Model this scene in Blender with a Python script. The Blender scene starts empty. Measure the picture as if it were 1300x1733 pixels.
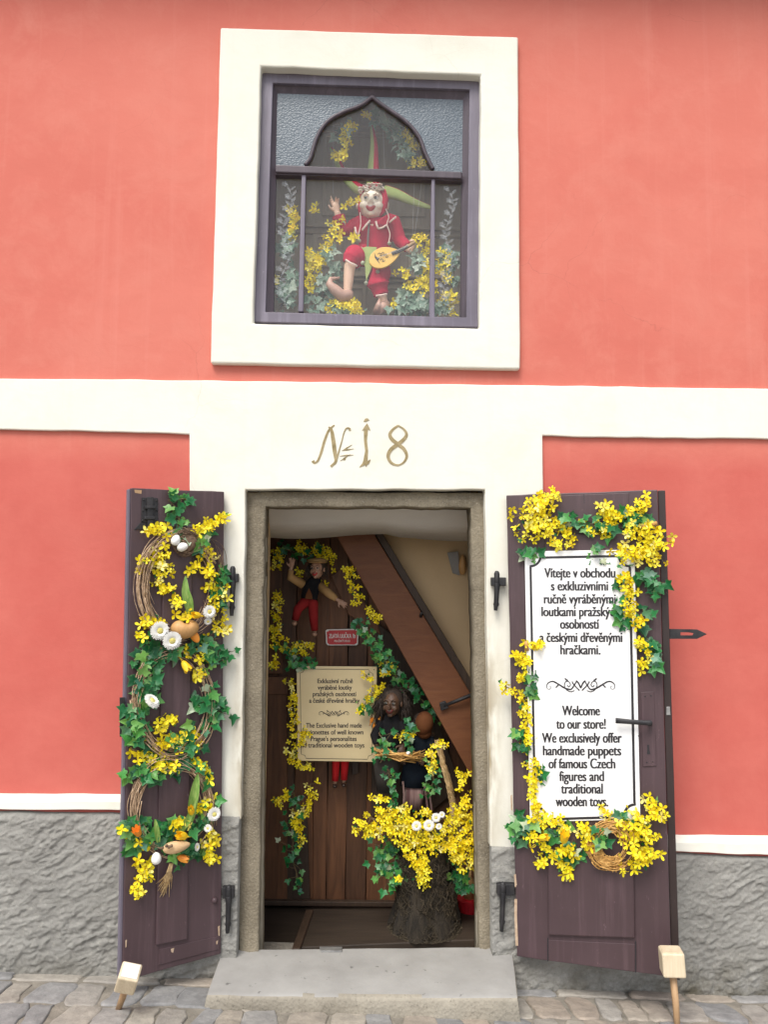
import bpy, bmesh, math, random
from mathutils import Vector, Matrix, Quaternion, noise
random.seed(8)
V = Vector
R = math.radians
scn = bpy.context.scene
col = scn.collection
# ---------------------------------------------------------------- camera
F = 1300.0                      # focal length in photograph pixels (1300 x 1733)
PITCH, ROLL, YAW = R(4.66), R(0.333), R(1.912)
CAM = V((0, -3.06, 1.60))
fwd = V((math.sin(YAW)*math.cos(PITCH), math.cos(YAW)*math.cos(PITCH), math.sin(PITCH)))
r0 = V((math.cos(YAW), -math.sin(YAW), 0)); u0 = r0.cross(fwd)
RT = math.cos(ROLL)*r0 + math.sin(ROLL)*u0
UP = -math.sin(ROLL)*r0 + math.cos(ROLL)*u0
cd = bpy.data.cameras.new('camera'); cam = bpy.data.objects.new('camera', cd); col.objects.link(cam)
cd.sensor_fit = 'HORIZONTAL'; cd.sensor_width = 36; cd.lens = 36*F/1300; cd.clip_start = .05; cd.clip_end = 500
cam.matrix_world = Matrix(((RT.x, UP.x, -fwd.x, CAM.x), (RT.y, UP.y, -fwd.y, CAM.y), (RT.z, UP.z, -fwd.z, CAM.z), (0, 0, 0, 1)))
scn.camera = cam
# ---------------------------------------------------------------- sky, sun, exposure
SUN_EL, SUN_AZ = R(56), R(204)          # azimuth measured from +Y clockwise: the light comes over the camera's left shoulder
world = bpy.data.worlds.new('World'); scn.world = world; world.use_nodes = True
nt = world.node_tree; bg = nt.nodes['Background']
sk = nt.nodes.new('ShaderNodeTexSky'); sk.sky_type = 'NISHITA'; sk.sun_disc = False
sk.sun_elevation = SUN_EL; sk.sun_rotation = SUN_AZ; sk.dust_density = 3.0
hs = nt.nodes.new('ShaderNodeHueSaturation'); hs.inputs['Saturation'].default_value = .38    # a bright veil of cloud
nt.links.new(sk.outputs[0], hs.inputs['Color']); nt.links.new(hs.outputs[0], bg.inputs[0]); bg.inputs[1].default_value = .12
sd = bpy.data.lights.new('sun', 'SUN'); sun = bpy.data.objects.new('sun', sd); col.objects.link(sun)
sd.energy = 1.4; sd.angle = R(28); sd.color = (1, .95, .87)
sdir = V((math.sin(SUN_AZ)*math.cos(SUN_EL), math.cos(SUN_AZ)*math.cos(SUN_EL), math.sin(SUN_EL)))
sun.rotation_euler = sdir.to_track_quat('Z', 'Y').to_euler(); sun.location = sdir*20
scn.view_settings.view_transform = 'Standard'; scn.view_settings.look = 'None'; scn.view_settings.gamma = 1
scn.view_settings.exposure = .98

# ---------------------------------------------------------------- measuring helpers
def ray(px, py): return fwd + RT*(px-650)/F - UP*(py-866.5)/F
class Plane:
    def __init__(s, o, u, v=V((0, 0, 1))):
        s.o = V(o); s.u = V(u).normalized(); s.v = V(v).normalized(); s.n = s.u.cross(s.v)
        if s.n.dot(CAM-s.o) < 0: s.n = -s.n
    def pt(s, px, py, off=0):
        d = ray(px, py); o = s.o+s.n*off
        return CAM + d*((o-CAM).dot(s.n)/d.dot(s.n))
def W(Y): return Plane((0, Y, 0), (1, 0, 0))
def at(px, py, Y=0): return W(Y).pt(px, py)
def lin(h):
    if isinstance(h, str):
        c = [int(h[i:i+2], 16)/255 for i in (0, 2, 4)]
        return tuple((x/12.92 if x <= .04045 else ((x+.055)/1.055)**2.4) for x in c)
    return h
# ---------------------------------------------------------------- materials
def nodes(name):
    m = bpy.data.materials.new(name); m.use_nodes = True; t = m.node_tree
    return m, t, t.nodes['Principled BSDF']
def N(t, typ, **k):
    n = t.nodes.new(typ)
    for a, b in k.items():
        if a in n.inputs: n.inputs[a].default_value = b
        else: setattr(n, a, b)
    return n
def c4(c): c = lin(c); return (c[0], c[1], c[2], 1)
def ramp(t, src, stops):
    r = N(t, 'ShaderNodeValToRGB'); e = r.color_ramp.elements
    while len(e) < len(stops): e.new(.5)
    for x, (p, c) in zip(e, stops): x.position = p; x.color = c4(c)
    t.links.new(src, r.inputs[0]); return r.outputs[0]
def mixc(t, fac, a, b, mode='MIX'):
    m = N(t, 'ShaderNodeMix', data_type='RGBA', blend_type=mode)
    for i, x in ((0, fac), (6, a), (7, b)):
        if isinstance(x, (int, float)): m.inputs[i].default_value = x
        elif isinstance(x, (tuple, str)): m.inputs[i].default_value = c4(x)
        else: t.links.new(x, m.inputs[i])
    return m.outputs[2]
def math_(t, op, a, b=None, clamp=False):
    m = N(t, 'ShaderNodeMath', operation=op, use_clamp=clamp)
    for i, x in ((0, a), (1, b)):
        if x is None: continue
        if isinstance(x, (int, float)): m.inputs[i].default_value = x
        else: t.links.new(x, m.inputs[i])
    return m.outputs[0]
def tex(t, kind, scale, vec=None, detail=4, rough=.55, stretch=None, dist=0):
    if vec is None: vec = N(t, 'ShaderNodeTexCoord').outputs['Object']
    if stretch:
        mp = N(t, 'ShaderNodeMapping'); mp.inputs['Scale'].default_value = stretch; t.links.new(vec, mp.inputs[0]); vec = mp.outputs[0]
    if kind == 'noise':
        n = N(t, 'ShaderNodeTexNoise', Scale=scale, Detail=detail, Roughness=rough, Distortion=dist)
    else: n = N(t, 'ShaderNodeTexVoronoi', Scale=scale)
    t.links.new(vec, n.inputs['Vector']); return n.outputs[0]
def bump(t, b, h, strength, dist):
    n = N(t, 'ShaderNodeBump', Strength=strength, Distance=dist); t.links.new(h, n.inputs['Height'])
    prev = b.inputs['Normal'].links
    if prev: t.links.new(prev[0].from_socket, n.inputs['Normal'])
    t.links.new(n.outputs[0], b.inputs['Normal'])
def mat(name, c1, c2=None, scale=8, rough=.7, bmp=None, stretch=None, lo=.35, hi=.65, metal=0, spec=.5, detail=5):
    m, t, b = nodes(name)
    b.inputs['Roughness'].default_value = rough; b.inputs['Metallic'].default_value = metal
    b.inputs['Specular IOR Level'].default_value = spec
    if c2: t.links.new(ramp(t, tex(t, 'noise', scale, stretch=stretch, detail=detail), [(lo, c1), (hi, c2)]), b.inputs['Base Color'])
    else: b.inputs['Base Color'].default_value = c4(c1)
    if bmp: bump(t, b, tex(t, 'noise', bmp[0], stretch=stretch, detail=6), bmp[1], bmp[2])
    return m
M = {}
def plaster(name, c, c2, c3, fine=.25, streak=None, crack=None):
    m, t, b = nodes(name)
    big = ramp(t, tex(t, 'noise', 1.1, detail=6, rough=.6, dist=.8), [(.32, c), (.68, c2)])
    mid = tex(t, 'noise', 4.2, detail=10, rough=.72, dist=.35)
    k = mixc(t, math_(t, 'MULTIPLY', math_(t, 'SUBTRACT', mid, .47, True), 3.0, True), big, c3)
    if streak:      # rain runs and brushed limewash
        s = tex(t, 'noise', 1, stretch=(16, 1, .55), detail=7, rough=.6)
        k = mixc(t, math_(t, 'MULTIPLY', math_(t, 'SUBTRACT', s, .56, True), 3.0, True), k, streak)
        s = tex(t, 'noise', 30, detail=8, rough=.75)
        k = mixc(t, math_(t, 'MULTIPLY', math_(t, 'SUBTRACT', s, .66, True), 7, True), k, c3)
    if crack:       # hairline cracks in scattered patches
        tc = N(t, 'ShaderNodeTexCoord'); nv = N(t, 'ShaderNodeTexNoise', Scale=3.0, Detail=6); t.links.new(tc.outputs['Object'], nv.inputs['Vector'])
        vm = N(t, 'ShaderNodeMix', data_type='RGBA'); vm.inputs[0].default_value = .22; t.links.new(tc.outputs['Object'], vm.inputs[6]); t.links.new(nv.outputs['Color'], vm.inputs[7])
        vo = N(t, 'ShaderNodeTexVoronoi', Scale=1.9, feature='DISTANCE_TO_EDGE'); t.links.new(vm.outputs[2], vo.inputs['Vector'])
        ln = math_(t, 'MULTIPLY', math_(t, 'SUBTRACT', .0022, vo.outputs[0], True), 420, True)
        pm = math_(t, 'MULTIPLY', math_(t, 'SUBTRACT', tex(t, 'noise', .9, detail=3), .53, True), 9, True)
        k = mixc(t, math_(t, 'MULTIPLY', math_(t, 'MULTIPLY', ln, pm), .55), k, crack)
    t.links.new(k, b.inputs['Base Color']); b.inputs['Roughness'].default_value = .85; b.inputs['Specular IOR Level'].default_value = .25
    bump(t, b, tex(t, 'noise', 2.0, detail=3), .5, .02)
    bump(t, b, mid, .35, .006)
    bump(t, b, tex(t, 'noise', 22, detail=5, stretch=(1, 1, 1.8)), .2, .003)
    bump(t, b, tex(t, 'noise', 260, detail=3), fine, .001)
    return m, t, b, k
M['red'], t_, b_, k_ = plaster('red_limewash', (.60, .185, .140), (.555, .148, .112), (.615, .21, .16), .3, (.62, .215, .168), (.34, .10, .08))
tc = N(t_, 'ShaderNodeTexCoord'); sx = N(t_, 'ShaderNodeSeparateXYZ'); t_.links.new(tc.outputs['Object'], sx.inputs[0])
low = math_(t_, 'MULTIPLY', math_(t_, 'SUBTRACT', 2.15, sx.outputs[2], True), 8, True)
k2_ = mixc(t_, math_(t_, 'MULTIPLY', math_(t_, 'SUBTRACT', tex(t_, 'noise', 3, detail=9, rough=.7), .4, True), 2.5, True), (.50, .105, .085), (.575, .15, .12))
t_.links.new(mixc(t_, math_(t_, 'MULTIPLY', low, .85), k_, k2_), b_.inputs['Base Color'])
# darker, rosier red low on the wall
M['cream'], t_, b_, k_ = plaster('cream_limewash', (.73, .715, .63), (.765, .75, .67), (.69, .665, .565), .3, (.70, .675, .58), (.42, .38, .28))
tc = N(t_, 'ShaderNodeTexCoord'); sx = N(t_, 'ShaderNodeSeparateXYZ'); t_.links.new(tc.outputs['Object'], sx.inputs[0])
XL, XR = at(417, 1200).x, at(823, 1200).x
def near(v, x0, w): return math_(t_, 'SUBTRACT', 1.0, math_(t_, 'DIVIDE', math_(t_, 'ABSOLUTE', math_(t_, 'SUBTRACT', v, x0)), w), True)
st = math_(t_, 'MAXIMUM', near(sx.outputs[0], XL, .06), near(sx.outputs[0], XR, .075))
st = math_(t_, 'MULTIPLY', st, near(sx.outputs[2], .95, .62))
nz = tex(t_, 'noise', 14, stretch=(1.4, 1, .35), detail=7)
st = math_(t_, 'MULTIPLY', st, math_(t_, 'MULTIPLY', math_(t_, 'SUBTRACT', nz, .36, True), 5.0, True), True)
t_.links.new(mixc(t_, st, k_, (.26, .19, .09)), b_.inputs['Base Color'])

def stone_mat(name, c1, c2, c3, sc=1.0):
    m, t, b = nodes(name)
    a = ramp(t, tex(t, 'noise', 5*sc, detail=9, rough=.7, stretch=(1, 1, .6)), [(.3, c1), (.5, c2), (.72, tuple(x*1.35 for x in c2))])
    g = tex(t, 'noise', 170*sc, detail=3)
    k = mixc(t, math_(t, 'MULTIPLY', math_(t, 'SUBTRACT', g, .56, True), 3, True), a, c3)
    d = tex(t, 'noise', 120*sc, detail=2)
    k = mixc(t, math_(t, 'MULTIPLY', math_(t, 'SUBTRACT', .42, d, True), 2.5, True), k, (c1[0]*.35, c1[1]*.35, c1[2]*.35))
    t.links.new(k, b.inputs['Base Color']); b.inputs['Roughness'].default_value = .9; b.inputs['Specular IOR Level'].default_value = .2
    bump(t, b, tex(t, 'noise', 9*sc, detail=6), .6, .012)
    bump(t, b, tex(t, 'voronoi', 110*sc), .6, .003)
    return m
M['jamb'] = stone_mat('gritty_stone', (.125, .104, .074), (.215, .185, .135), (.40, .365, .30))
M['jamb_smooth'] = mat('worn_stone', (.20, .175, .13), (.34, .30, .235), 9, .85, (30, .4, .006))
M['slab'] = mat('worn_step_stone', (.255, .247, .235), (.32, .312, .298), 6, .85, (60, .4, .003), detail=9)
t_ = M['slab'].node_tree; b_ = t_.nodes['Principled BSDF']; k_ = b_.inputs['Base Color'].links[0].from_socket
s_ = math_(t_, 'MULTIPLY', math_(t_, 'SUBTRACT', tex(t_, 'noise', 26, detail=3), .68, True), 14, True)
t_.links.new(mixc(t_, s_, k_, (.11, .105, .10)), b_.inputs['Base Color'])
M['slab_front'] = stone_mat('rough_step_face', (.20, .18, .145), (.28, .255, .21), (.30, .275, .23), .8)
m_, t_, b_ = nodes('rough_cast'); M['plinth'] = m_
a_ = ramp(t_, tex(t_, 'noise', 4, detail=7), [(.3, (.24, .235, .218)), (.7, (.325, .318, .295))])
sp = tex(t_, 'noise', 60, detail=4)
k_ = mixc(t_, math_(t_, 'MULTIPLY', math_(t_, 'SUBTRACT', sp, .55, True), 3, True), a_, (.38, .37, .33))
tc = N(t_, 'ShaderNodeTexCoord'); sx = N(t_, 'ShaderNodeSeparateXYZ'); t_.links.new(tc.outputs['Object'], sx.inputs[0])
dz = math_(t_, 'SUBTRACT', .20, sx.outputs[2], True); dn = tex(t_, 'noise', 7, detail=9, rough=.72)
k_ = mixc(t_, math_(t_, 'MULTIPLY', math_(t_, 'MULTIPLY', dz, 6.0), math_(t_, 'MULTIPLY', math_(t_, 'SUBTRACT', dn, .38, True), 4.0, True), True), k_, (.10, .09, .065))   # splashed dirt
sp2 = tex(t_, 'noise', 160, detail=3)
k_ = mixc(t_, math_(t_, 'MULTIPLY', math_(t_, 'SUBTRACT', .42, sp2, True), 3, True), k_, (.13, .125, .11))
t_.links.new(k_, b_.inputs['Base Color']); b_.inputs['Roughness'].default_value = .95; b_.inputs['Specular IOR Level'].default_value = .15
bump(t_, b_, tex(t_, 'noise', 75, detail=8, rough=.75), 1.0, .006)

def paint(name, c, c2, chip=(.45, .33, .2), chipthr=.74, rough=.5, grain=(30, 30, 2)):
    m, t, b = nodes(name)
    k = ramp(t, tex(t, 'noise', 3.5, detail=6), [(.3, c), (.7, c2)])
    gr_ = tex(t, 'noise', 1, stretch=(26, 26, 1.3), detail=8, rough=.7)
    k = mixc(t, math_(t, 'MULTIPLY', math_(t, 'SUBTRACT', gr_, .5, True), 2.2, True), k, tuple(min(.9, x*1.9+.01) for x in c2))
    ws_ = tex(t, 'noise', 70, stretch=(1, 1, .4), detail=6, rough=.7)
    k = mixc(t, math_(t, 'MULTIPLY', math_(t, 'SUBTRACT', ws_, .64, True), 8, True), k, tuple(x*2.4+.015 for x in c2))
    s = tex(t, 'noise', 40, detail=7, rough=.75)
    k = mixc(t, math_(t, 'MULTIPLY', math_(t, 'SUBTRACT', s, chipthr, True), 12, True), k, chip)
    t.links.new(k, b.inputs['Base Color']); b.inputs['Roughness'].default_value = rough
    bump(t, b, tex(t, 'noise', 1, stretch=grain, detail=5), .35, .002)
    bump(t, b, tex(t, 'noise', 6, detail=3), .25, .006)
    return m
M['door'] = paint('brown_door_paint', (.055, .032, .036), (.072, .043, .049), chipthr=.70)
M['door_shaded'] = paint('shaded_door_edge', (.022, .013, .012), (.03, .018, .017), chipthr=.66)  # door paint darkened to put shade on the right leaf's edge
M['frame'] = paint('violet_window_paint', (.120, .105, .140), (.155, .138, .175), chip=(.32, .30, .33), chipthr=.69)
M['sash'] = paint('plum_sash_paint', (.050, .037, .048), (.075, .058, .074), chip=(.3, .27, .27), chipthr=.72)
M['iron'] = mat('black_iron', (.022, .022, .025), (.045, .043, .045), 25, .55, (60, .5, .003), metal=.4)
M['steel'] = mat('worn_steel', (.30, .30, .30), (.42, .42, .41), 30, .45, (60, .3, .002), metal=.7)
M['board'] = mat('white_sign', (.80, .80, .80), (.83, .83, .825), 3, .35)
M['board_cream'] = mat('cream_sign', (.62, .50, .28), (.68, .56, .33), 3, .4)
M['ink'] = mat('black_ink', (.022, .02, .024), rough=.4)
M['red_enamel'] = mat('red_enamel', (.55, .02, .03), (.48, .015, .025), 20, .25)
M['enamel_white'] = mat('white_enamel', (.8, .78, .74), rough=.3)
def wood(name, c1, c2, sc=1, rough=.6, stretch=(14, 14, 1.1)):
    m, t, b = nodes(name)
    g = tex(t, 'noise', 3*sc, stretch=stretch, detail=8, rough=.62, dist=1.2)
    k = ramp(t, g, [(.32, c1), (.66, c2)])
    k = mixc(t, .35, k, ramp(t, tex(t, 'noise', 2.2, detail=3), [(.35, c1), (.65, c2)]))
    t.links.new(k, b.inputs['Base Color']); b.inputs['Roughness'].default_value = rough
    bump(t, b, g, .4, .004); return m
M['plank'] = wood('oiled_plank', (.05, .020, .008), (.19, .078, .032), stretch=(10, 10, .9))
M['plank_mid'] = wood('smoked_plank', (.035, .015, .007), (.11, .048, .022), stretch=(10, 10, .9))
M['plank_dark'] = wood('dark_plank', (.025, .015, .009), (.06, .034, .02))
M['beam'] = wood('red_brown_beam', (.115, .036, .012), (.18, .066, .023), stretch=(2, 9, 9))
M['floor'] = wood('worn_floor', (.018, .012, .008), (.045, .031, .021), stretch=(1.2, 12, 12))
M['cabinet'] = wood('taupe_cabinet', (.30, .25, .18), (.40, .34, .245))
M['raw_patch'] = mat('raw_patch', (.36, .25, .17), (.5, .38, .27), 60, .8)
M['mallet'] = wood('pale_mallet', (.50, .40, .26), (.68, .58, .42), 2)
M['mallet_top'] = mat('whitewashed_end', (.72, .70, .66), (.6, .58, .52), 30, .8, (40, .4, .004))
M['stick'] = wood('stick_wood', (.30, .18, .09), (.48, .31, .17), 2)
M['beige'] = mat('beige_plaster', (.50, .355, .20), (.56, .41, .24), 2.5, .9, (40, .3, .003))
M['soffit'] = mat('white_soffit', (.54, .52, .49), (.62, .60, .57), 3, .9, (9, .6, .01), stretch=(.6, 1, 2.5))
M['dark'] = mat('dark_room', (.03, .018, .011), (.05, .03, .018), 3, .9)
M['twig'] = mat('pale_twig', (.32, .20, .11), (.58, .42, .28), 60, .8)
M['twig_dark'] = mat('dark_twig', (.10, .06, .04), (.20, .13, .08), 60, .85)
M['straw'] = mat('straw', (.42, .21, .05), (.66, .40, .13), 70, .75)
M['raffia'] = mat('raffia', (.38, .24, .10), (.58, .42, .22), 70, .8)
M['stem'] = mat('stem', (.10, .09, .03), (.17, .11, .06), 50, .7)
M['egg'] = mat('white_egg', (.78, .78, .76), (.84, .83, .8), 20, .5)
M['daisy'] = mat('white_petals', (.80, .79, .74), (.86, .85, .82), 60, .7)
M['daisy_c'] = mat('daisy_heart', (.70, .56, .10), (.62, .60, .25), 120, .8, (200, .8, .004))
M['tulip'] = mat('tulip_petal', (.86, .50, .01), (.90, .66, .02), 40, .5)
M['tulip_o'] = mat('orange_petal', (.82, .25, .03), (.86, .36, .04), 40, .5)
M['blade'] = mat('tulip_blade', (.10, .24, .03), (.28, .40, .10), 30, .5, stretch=(6, 6, 1))
M['clay'] = wood('carved_pod', (.36, .18, .055), (.55, .31, .12), 2, .55, (6, 6, 3))
M['bird'] = wood('carved_bird', (.52, .33, .16), (.66, .45, .25), 2, .6, (2, 8, 8))
def petal_mat(name, stops, rough=.55, rim=None):
    m, t, b = nodes(name)
    oi = N(t, 'ShaderNodeObjectInfo'); at_ = N(t, 'ShaderNodeAttribute', attribute_name='rnd')
    f = math_(t, 'FRACT', math_(t, 'ADD', oi.outputs['Random'], at_.outputs['Fac']))
    k = ramp(t, f, stops)
    if rim:
        ra = N(t, 'ShaderNodeAttribute', attribute_name='rim')
        k = mixc(t, math_(t, 'MULTIPLY', ra.outputs['Fac'], rim[1]), k, rim[0])
    t.links.new(k, b.inputs['Base Color']); b.inputs['Roughness'].default_value = rough
    tr = N(t, 'ShaderNodeBsdfTranslucent'); t.links.new(k, tr.inputs[0])
    mx = N(t, 'ShaderNodeMixShader'); mx.inputs[0].default_value = .22
    out = t.nodes['Material Output']; t.links.new(b.outputs[0], mx.inputs[1]); t.links.new(tr.outputs[0], mx.inputs[2]); t.links.new(mx.outputs[0], out.inputs[0])
    return m
M['petal'] = petal_mat('forsythia_petal', [(0, (.86, .64, .004)), (.3, (.92, .75, .008)), (.7, (.94, .82, .018)), (.9, (.93, .82, .07)), (1, (.92, .86, .35))])
M['petal_c'] = mat('petal_heart', (.50, .26, .01), rough=.7)
M['ivy'] = petal_mat('ivy_leaf', [(0, (.006, .08, .028)), (.25, (.010, .135, .038)), (.5, (.02, .20, .05)), (.7, (.07, .29, .055)), (.86, (.18, .38, .07)), (.96, (.06, .21, .15)), (1, (.55, .60, .40))], .42, ((.22, .40, .18), .18))
M['ivy_dim'] = petal_mat('grey_green_leaf', [(0, (.09, .17, .12)), (.5, (.17, .28, .20)), (.85, (.32, .42, .33)), (1, (.45, .52, .42))], .45, ((.45, .52, .42), .35))
# glass
m_, t_, b_ = nodes('clear_glass'); M['glass'] = m_
tr = N(t_, 'ShaderNodeBsdfTransparent'); gl = N(t_, 'ShaderNodeBsdfGlossy', Roughness=.02); df = N(t_, 'ShaderNodeBsdfDiffuse', Color=(.8, .82, .85, 1))
fr = N(t_, 'ShaderNodeFresnel', IOR=1.3); ge = N(t_, 'ShaderNodeNewGeometry'); t_.links.new(math_(t_, 'SUBTRACT', 1.3, math_(t_, 'MULTIPLY', ge.outputs['Backfacing'], 1.3-1/1.3)), fr.inputs['IOR'])   # the same gloss from both sides
m1 = N(t_, 'ShaderNodeMixShader'); m2 = N(t_, 'ShaderNodeMixShader'); m2.inputs[0].default_value = .024  # thin pale diffuse layer paints a haze over the pane
t_.links.new(fr.outputs[0], m1.inputs[0]); t_.links.new(tr.outputs[0], m1.inputs[1]); t_.links.new(gl.outputs[0], m1.inputs[2])
t_.links.new(m1.outputs[0], m2.inputs[1]); t_.links.new(df.outputs[0], m2.inputs[2]); t_.links.new(m2.outputs[0], t_.nodes['Material Output'].inputs[0])
m_, t_, b_ = nodes('etched_glass'); M['etched'] = m_
tr = N(t_, 'ShaderNodeBsdfTransparent'); m1 = N(t_, 'ShaderNodeMixShader'); m1.inputs[0].default_value = .16
b_.inputs['Base Color'].default_value = (.62, .66, .70, 1); b_.inputs['Roughness'].default_value = .6
t_.links.new(tr.outputs[0], m1.inputs[1]); t_.links.new(b_.outputs[0], m1.inputs[2]); t_.links.new(m1.outputs[0], t_.nodes['Material Output'].inputs[0])
m_, t_, b_ = nodes('hammered_glass'); M['hammered'] = m_
k_ = ramp(t_, tex(t_, 'voronoi', 120, stretch=(1, 1, 1.25)), [(.1, (.14, .17, .20)), (.75, (.085, .11, .135))])
t_.links.new(mixc(t_, .35, k_, ramp(t_, tex(t_, 'noise', 5), [(.35, (.09, .115, .14)), (.65, (.17, .20, .23))])), b_.inputs['Base Color'])
b_.inputs['Roughness'].default_value = .38
bump(t_, b_, tex(t_, 'voronoi', 120, stretch=(1, 1, 1.25)), .45, .003)

# ---------------------------------------------------------------- mesh helpers
class MB:
    def __init__(s): s.bm = bmesh.new(); s.mi = 0; s.rl = s.bm.faces.layers.float.new('rnd'); s.rnd = 0
    def f(s, vs, mi=None):
        try: f = s.bm.faces.new(vs)
        except ValueError: return None
        f.material_index = s.mi if mi is None else mi; f[s.rl] = s.rnd; return f
    def poly(s, pts): return s.f([s.bm.verts.new(p) for p in pts])
    def prism(s, pts, vec):
        vec = V(vec); a = [s.bm.verts.new(p) for p in pts]; b = [s.bm.verts.new(V(p)+vec) for p in pts]; n = len(a)
        s.f(a); s.f(b[::-1])
        for i in range(n): s.f([a[i], b[i], b[(i+1) % n], a[(i+1) % n]])
    def ring(s, outer, inner, vec):
        vec = V(vec); L = [[s.bm.verts.new(V(p)+q) for p in o] for o, q in ((outer, V()), (inner, V()), (inner, vec), (outer, vec))]; n = len(outer)
        for i in range(n):
            j = (i+1) % n
            for k in range(4): A, B = L[k], L[(k+1) % 4]; s.f([A[i], A[j], B[j], B[i]])
    def tube(s, pts, rad, n=7, cap=True, flat=1.0, flatdir=None, matfn=None):
        pts = [V(p) for p in pts]; m = len(pts)
        if isinstance(rad, (int, float)): rad = [rad]*m
        T = [(pts[min(i+1, m-1)]-pts[max(i-1, 0)]).normalized() for i in range(m)]
        x = V(flatdir) if flatdir else (V((0, 0, 1)) if abs(T[0].z) < .9 else V((1, 0, 0)))
        rings = []
        for i in range(m):
            x = (x - T[i]*x.dot(T[i])); x = x.normalized() if x.length > 1e-6 else T[i].orthogonal().normalized()
            y = T[i].cross(x)
            rings.append([s.bm.verts.new(pts[i]+(x*math.cos(a)*flat+y*math.sin(a))*rad[i]) for a in [2*math.pi*k/n for k in range(n)]])
        for i in range(m-1):
            for k in range(n):
                s.f([rings[i][k], rings[i][(k+1) % n], rings[i+1][(k+1) % n], rings[i+1][k]], matfn(k) if matfn else None)
        if cap: s.f(rings[0][::-1]); s.f(rings[-1])
    def ell(s, c, r, rot=None, su=14, sv=9, fn=None):
        c = V(c); r = V(r) if not isinstance(r, (int, float)) else V((r, r, r)); rot = rot or Matrix.Identity(3)
        rows = []
        for j in range(1, sv):
            th = math.pi*j/sv
            row = []
            for i in range(su):
                ph = 2*math.pi*i/su; p = V((math.sin(th)*math.cos(ph), math.sin(th)*math.sin(ph), math.cos(th)))
                if fn: p = fn(p)
                row.append(s.bm.verts.new(c+rot @ V((p.x*r.x, p.y*r.y, p.z*r.z))))
            rows.append(row)
        def pole(z):
            p = V((0, 0, z)); p = fn(p) if fn else p
            return s.bm.verts.new(c+rot @ V((p.x*r.x, p.y*r.y, p.z*r.z)))
        a, b = pole(1), pole(-1)
        for i in range(su):
            k = (i+1) % su
            s.f([a, rows[0][i], rows[0][k]]); s.f([b, rows[-1][k], rows[-1][i]])
            for j in range(len(rows)-1): s.f([rows[j][i], rows[j+1][i], rows[j+1][k], rows[j][k]])
    def box(s, c, size, rot=None):
        c = V(c); rot = rot or Matrix.Identity(3); h = V(size)/2
        v = [s.bm.verts.new(c+rot @ V((x*h.x, y*h.y, z*h.z))) for x in (-1, 1) for y in (-1, 1) for z in (-1, 1)]
        for q in ((0, 1, 3, 2), (4, 6, 7, 5), (0, 4, 5, 1), (2, 3, 7, 6), (0, 2, 6, 4), (1, 5, 7, 3)): s.f([v[i] for i in q])
    def add(s, tmpl, mx, mats=None):     # tmpl = (verts, faces, mis)
        vs = [s.bm.verts.new(mx @ p) for p in tmpl[0]]
        for q, mi in zip(tmpl[1], tmpl[2]): s.f([vs[i] for i in q], mi)
    def mesh(s, name, mats):
        s.bm.normal_update(); bmesh.ops.recalc_face_normals(s.bm, faces=s.bm.faces)
        me = bpy.data.meshes.new(name); s.bm.to_mesh(me); s.bm.free()
        for m in (mats if isinstance(mats, (list, tuple)) else [mats]): me.materials.append(M[m] if isinstance(m, str) else m)
        return me
    def build(s, name, mats, parent=None, smooth=False, bevel=0, remesh=0, seg=2, sub=0):
        return link(name, s.mesh(name, mats), parent, smooth, bevel, remesh, seg, sub)
def link(name, me, parent=None, smooth=False, bevel=0, remesh=0, seg=2, sub=0):
    o = bpy.data.objects.new(name, me); col.objects.link(o)
    if parent is not None:
        o.parent = parent
        if parent.type == 'EMPTY': o.matrix_parent_inverse = Matrix.Translation(-parent.location)
    if smooth:
        for p in me.polygons: p.use_smooth = True
    if bevel:
        b = o.modifiers.new('bevel', 'BEVEL'); b.width = bevel; b.segments = seg; b.limit_method = 'ANGLE'; b.angle_limit = R(40); b.harden_normals = False
    if remesh:
        r = o.modifiers.new('remesh', 'REMESH'); r.mode = 'VOXEL'; r.voxel_size = remesh; r.use_smooth_shade = True
        q = o.modifiers.new('smooth', 'SMOOTH'); q.factor = .5; q.iterations = 4
    if sub:
        q = o.modifiers.new('sub', 'SUBSURF'); q.levels = sub; q.render_levels = sub
    return o
def tag(o, label=None, cat=None, group=None, kind=None):
    for k, v in (('label', label), ('category', cat), ('group', group), ('kind', kind)):
        if v: o[k] = v
    return o
def thing(name, label, cat, loc=(0, 0, 0), group=None):
    o = bpy.data.objects.new(name, None); col.objects.link(o); o.location = loc; o.empty_display_size = .1
    return tag(o, label, cat, group)
def wob(pts, seg=.05, amp=.002, seed=0, sc=9):
    """subdivide a closed outline and waver it as a hand-finished edge"""
    out = []; n = len(pts)
    for i in range(n):
        a, b = V(pts[i]), V(pts[(i+1) % n]); k = max(1, int((b-a).length/seg))
        for j in range(k):
            p = a.lerp(b, j/k); q = noise.noise_vector(p*sc+V((seed*7.1, 3, seed))); out.append(p+V((q.x*amp, 0, q.z*amp)))
    return out
def wobn(pts, k, amp, seed=0, sc=9):
    out = []; n = len(pts)
    for i in range(n):
        a, b = V(pts[i]), V(pts[(i+1) % n])
        for j in range(k):
            p = a.lerp(b, j/k); q = noise.noise_vector(p*sc+V((seed*7.1, 3, seed))); out.append(p+V((q.x*amp, 0, q.z*amp)))
    return out
def pxs(pl, pts, off=0): return [pl.pt(x, y, off) for x, y in pts]
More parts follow.
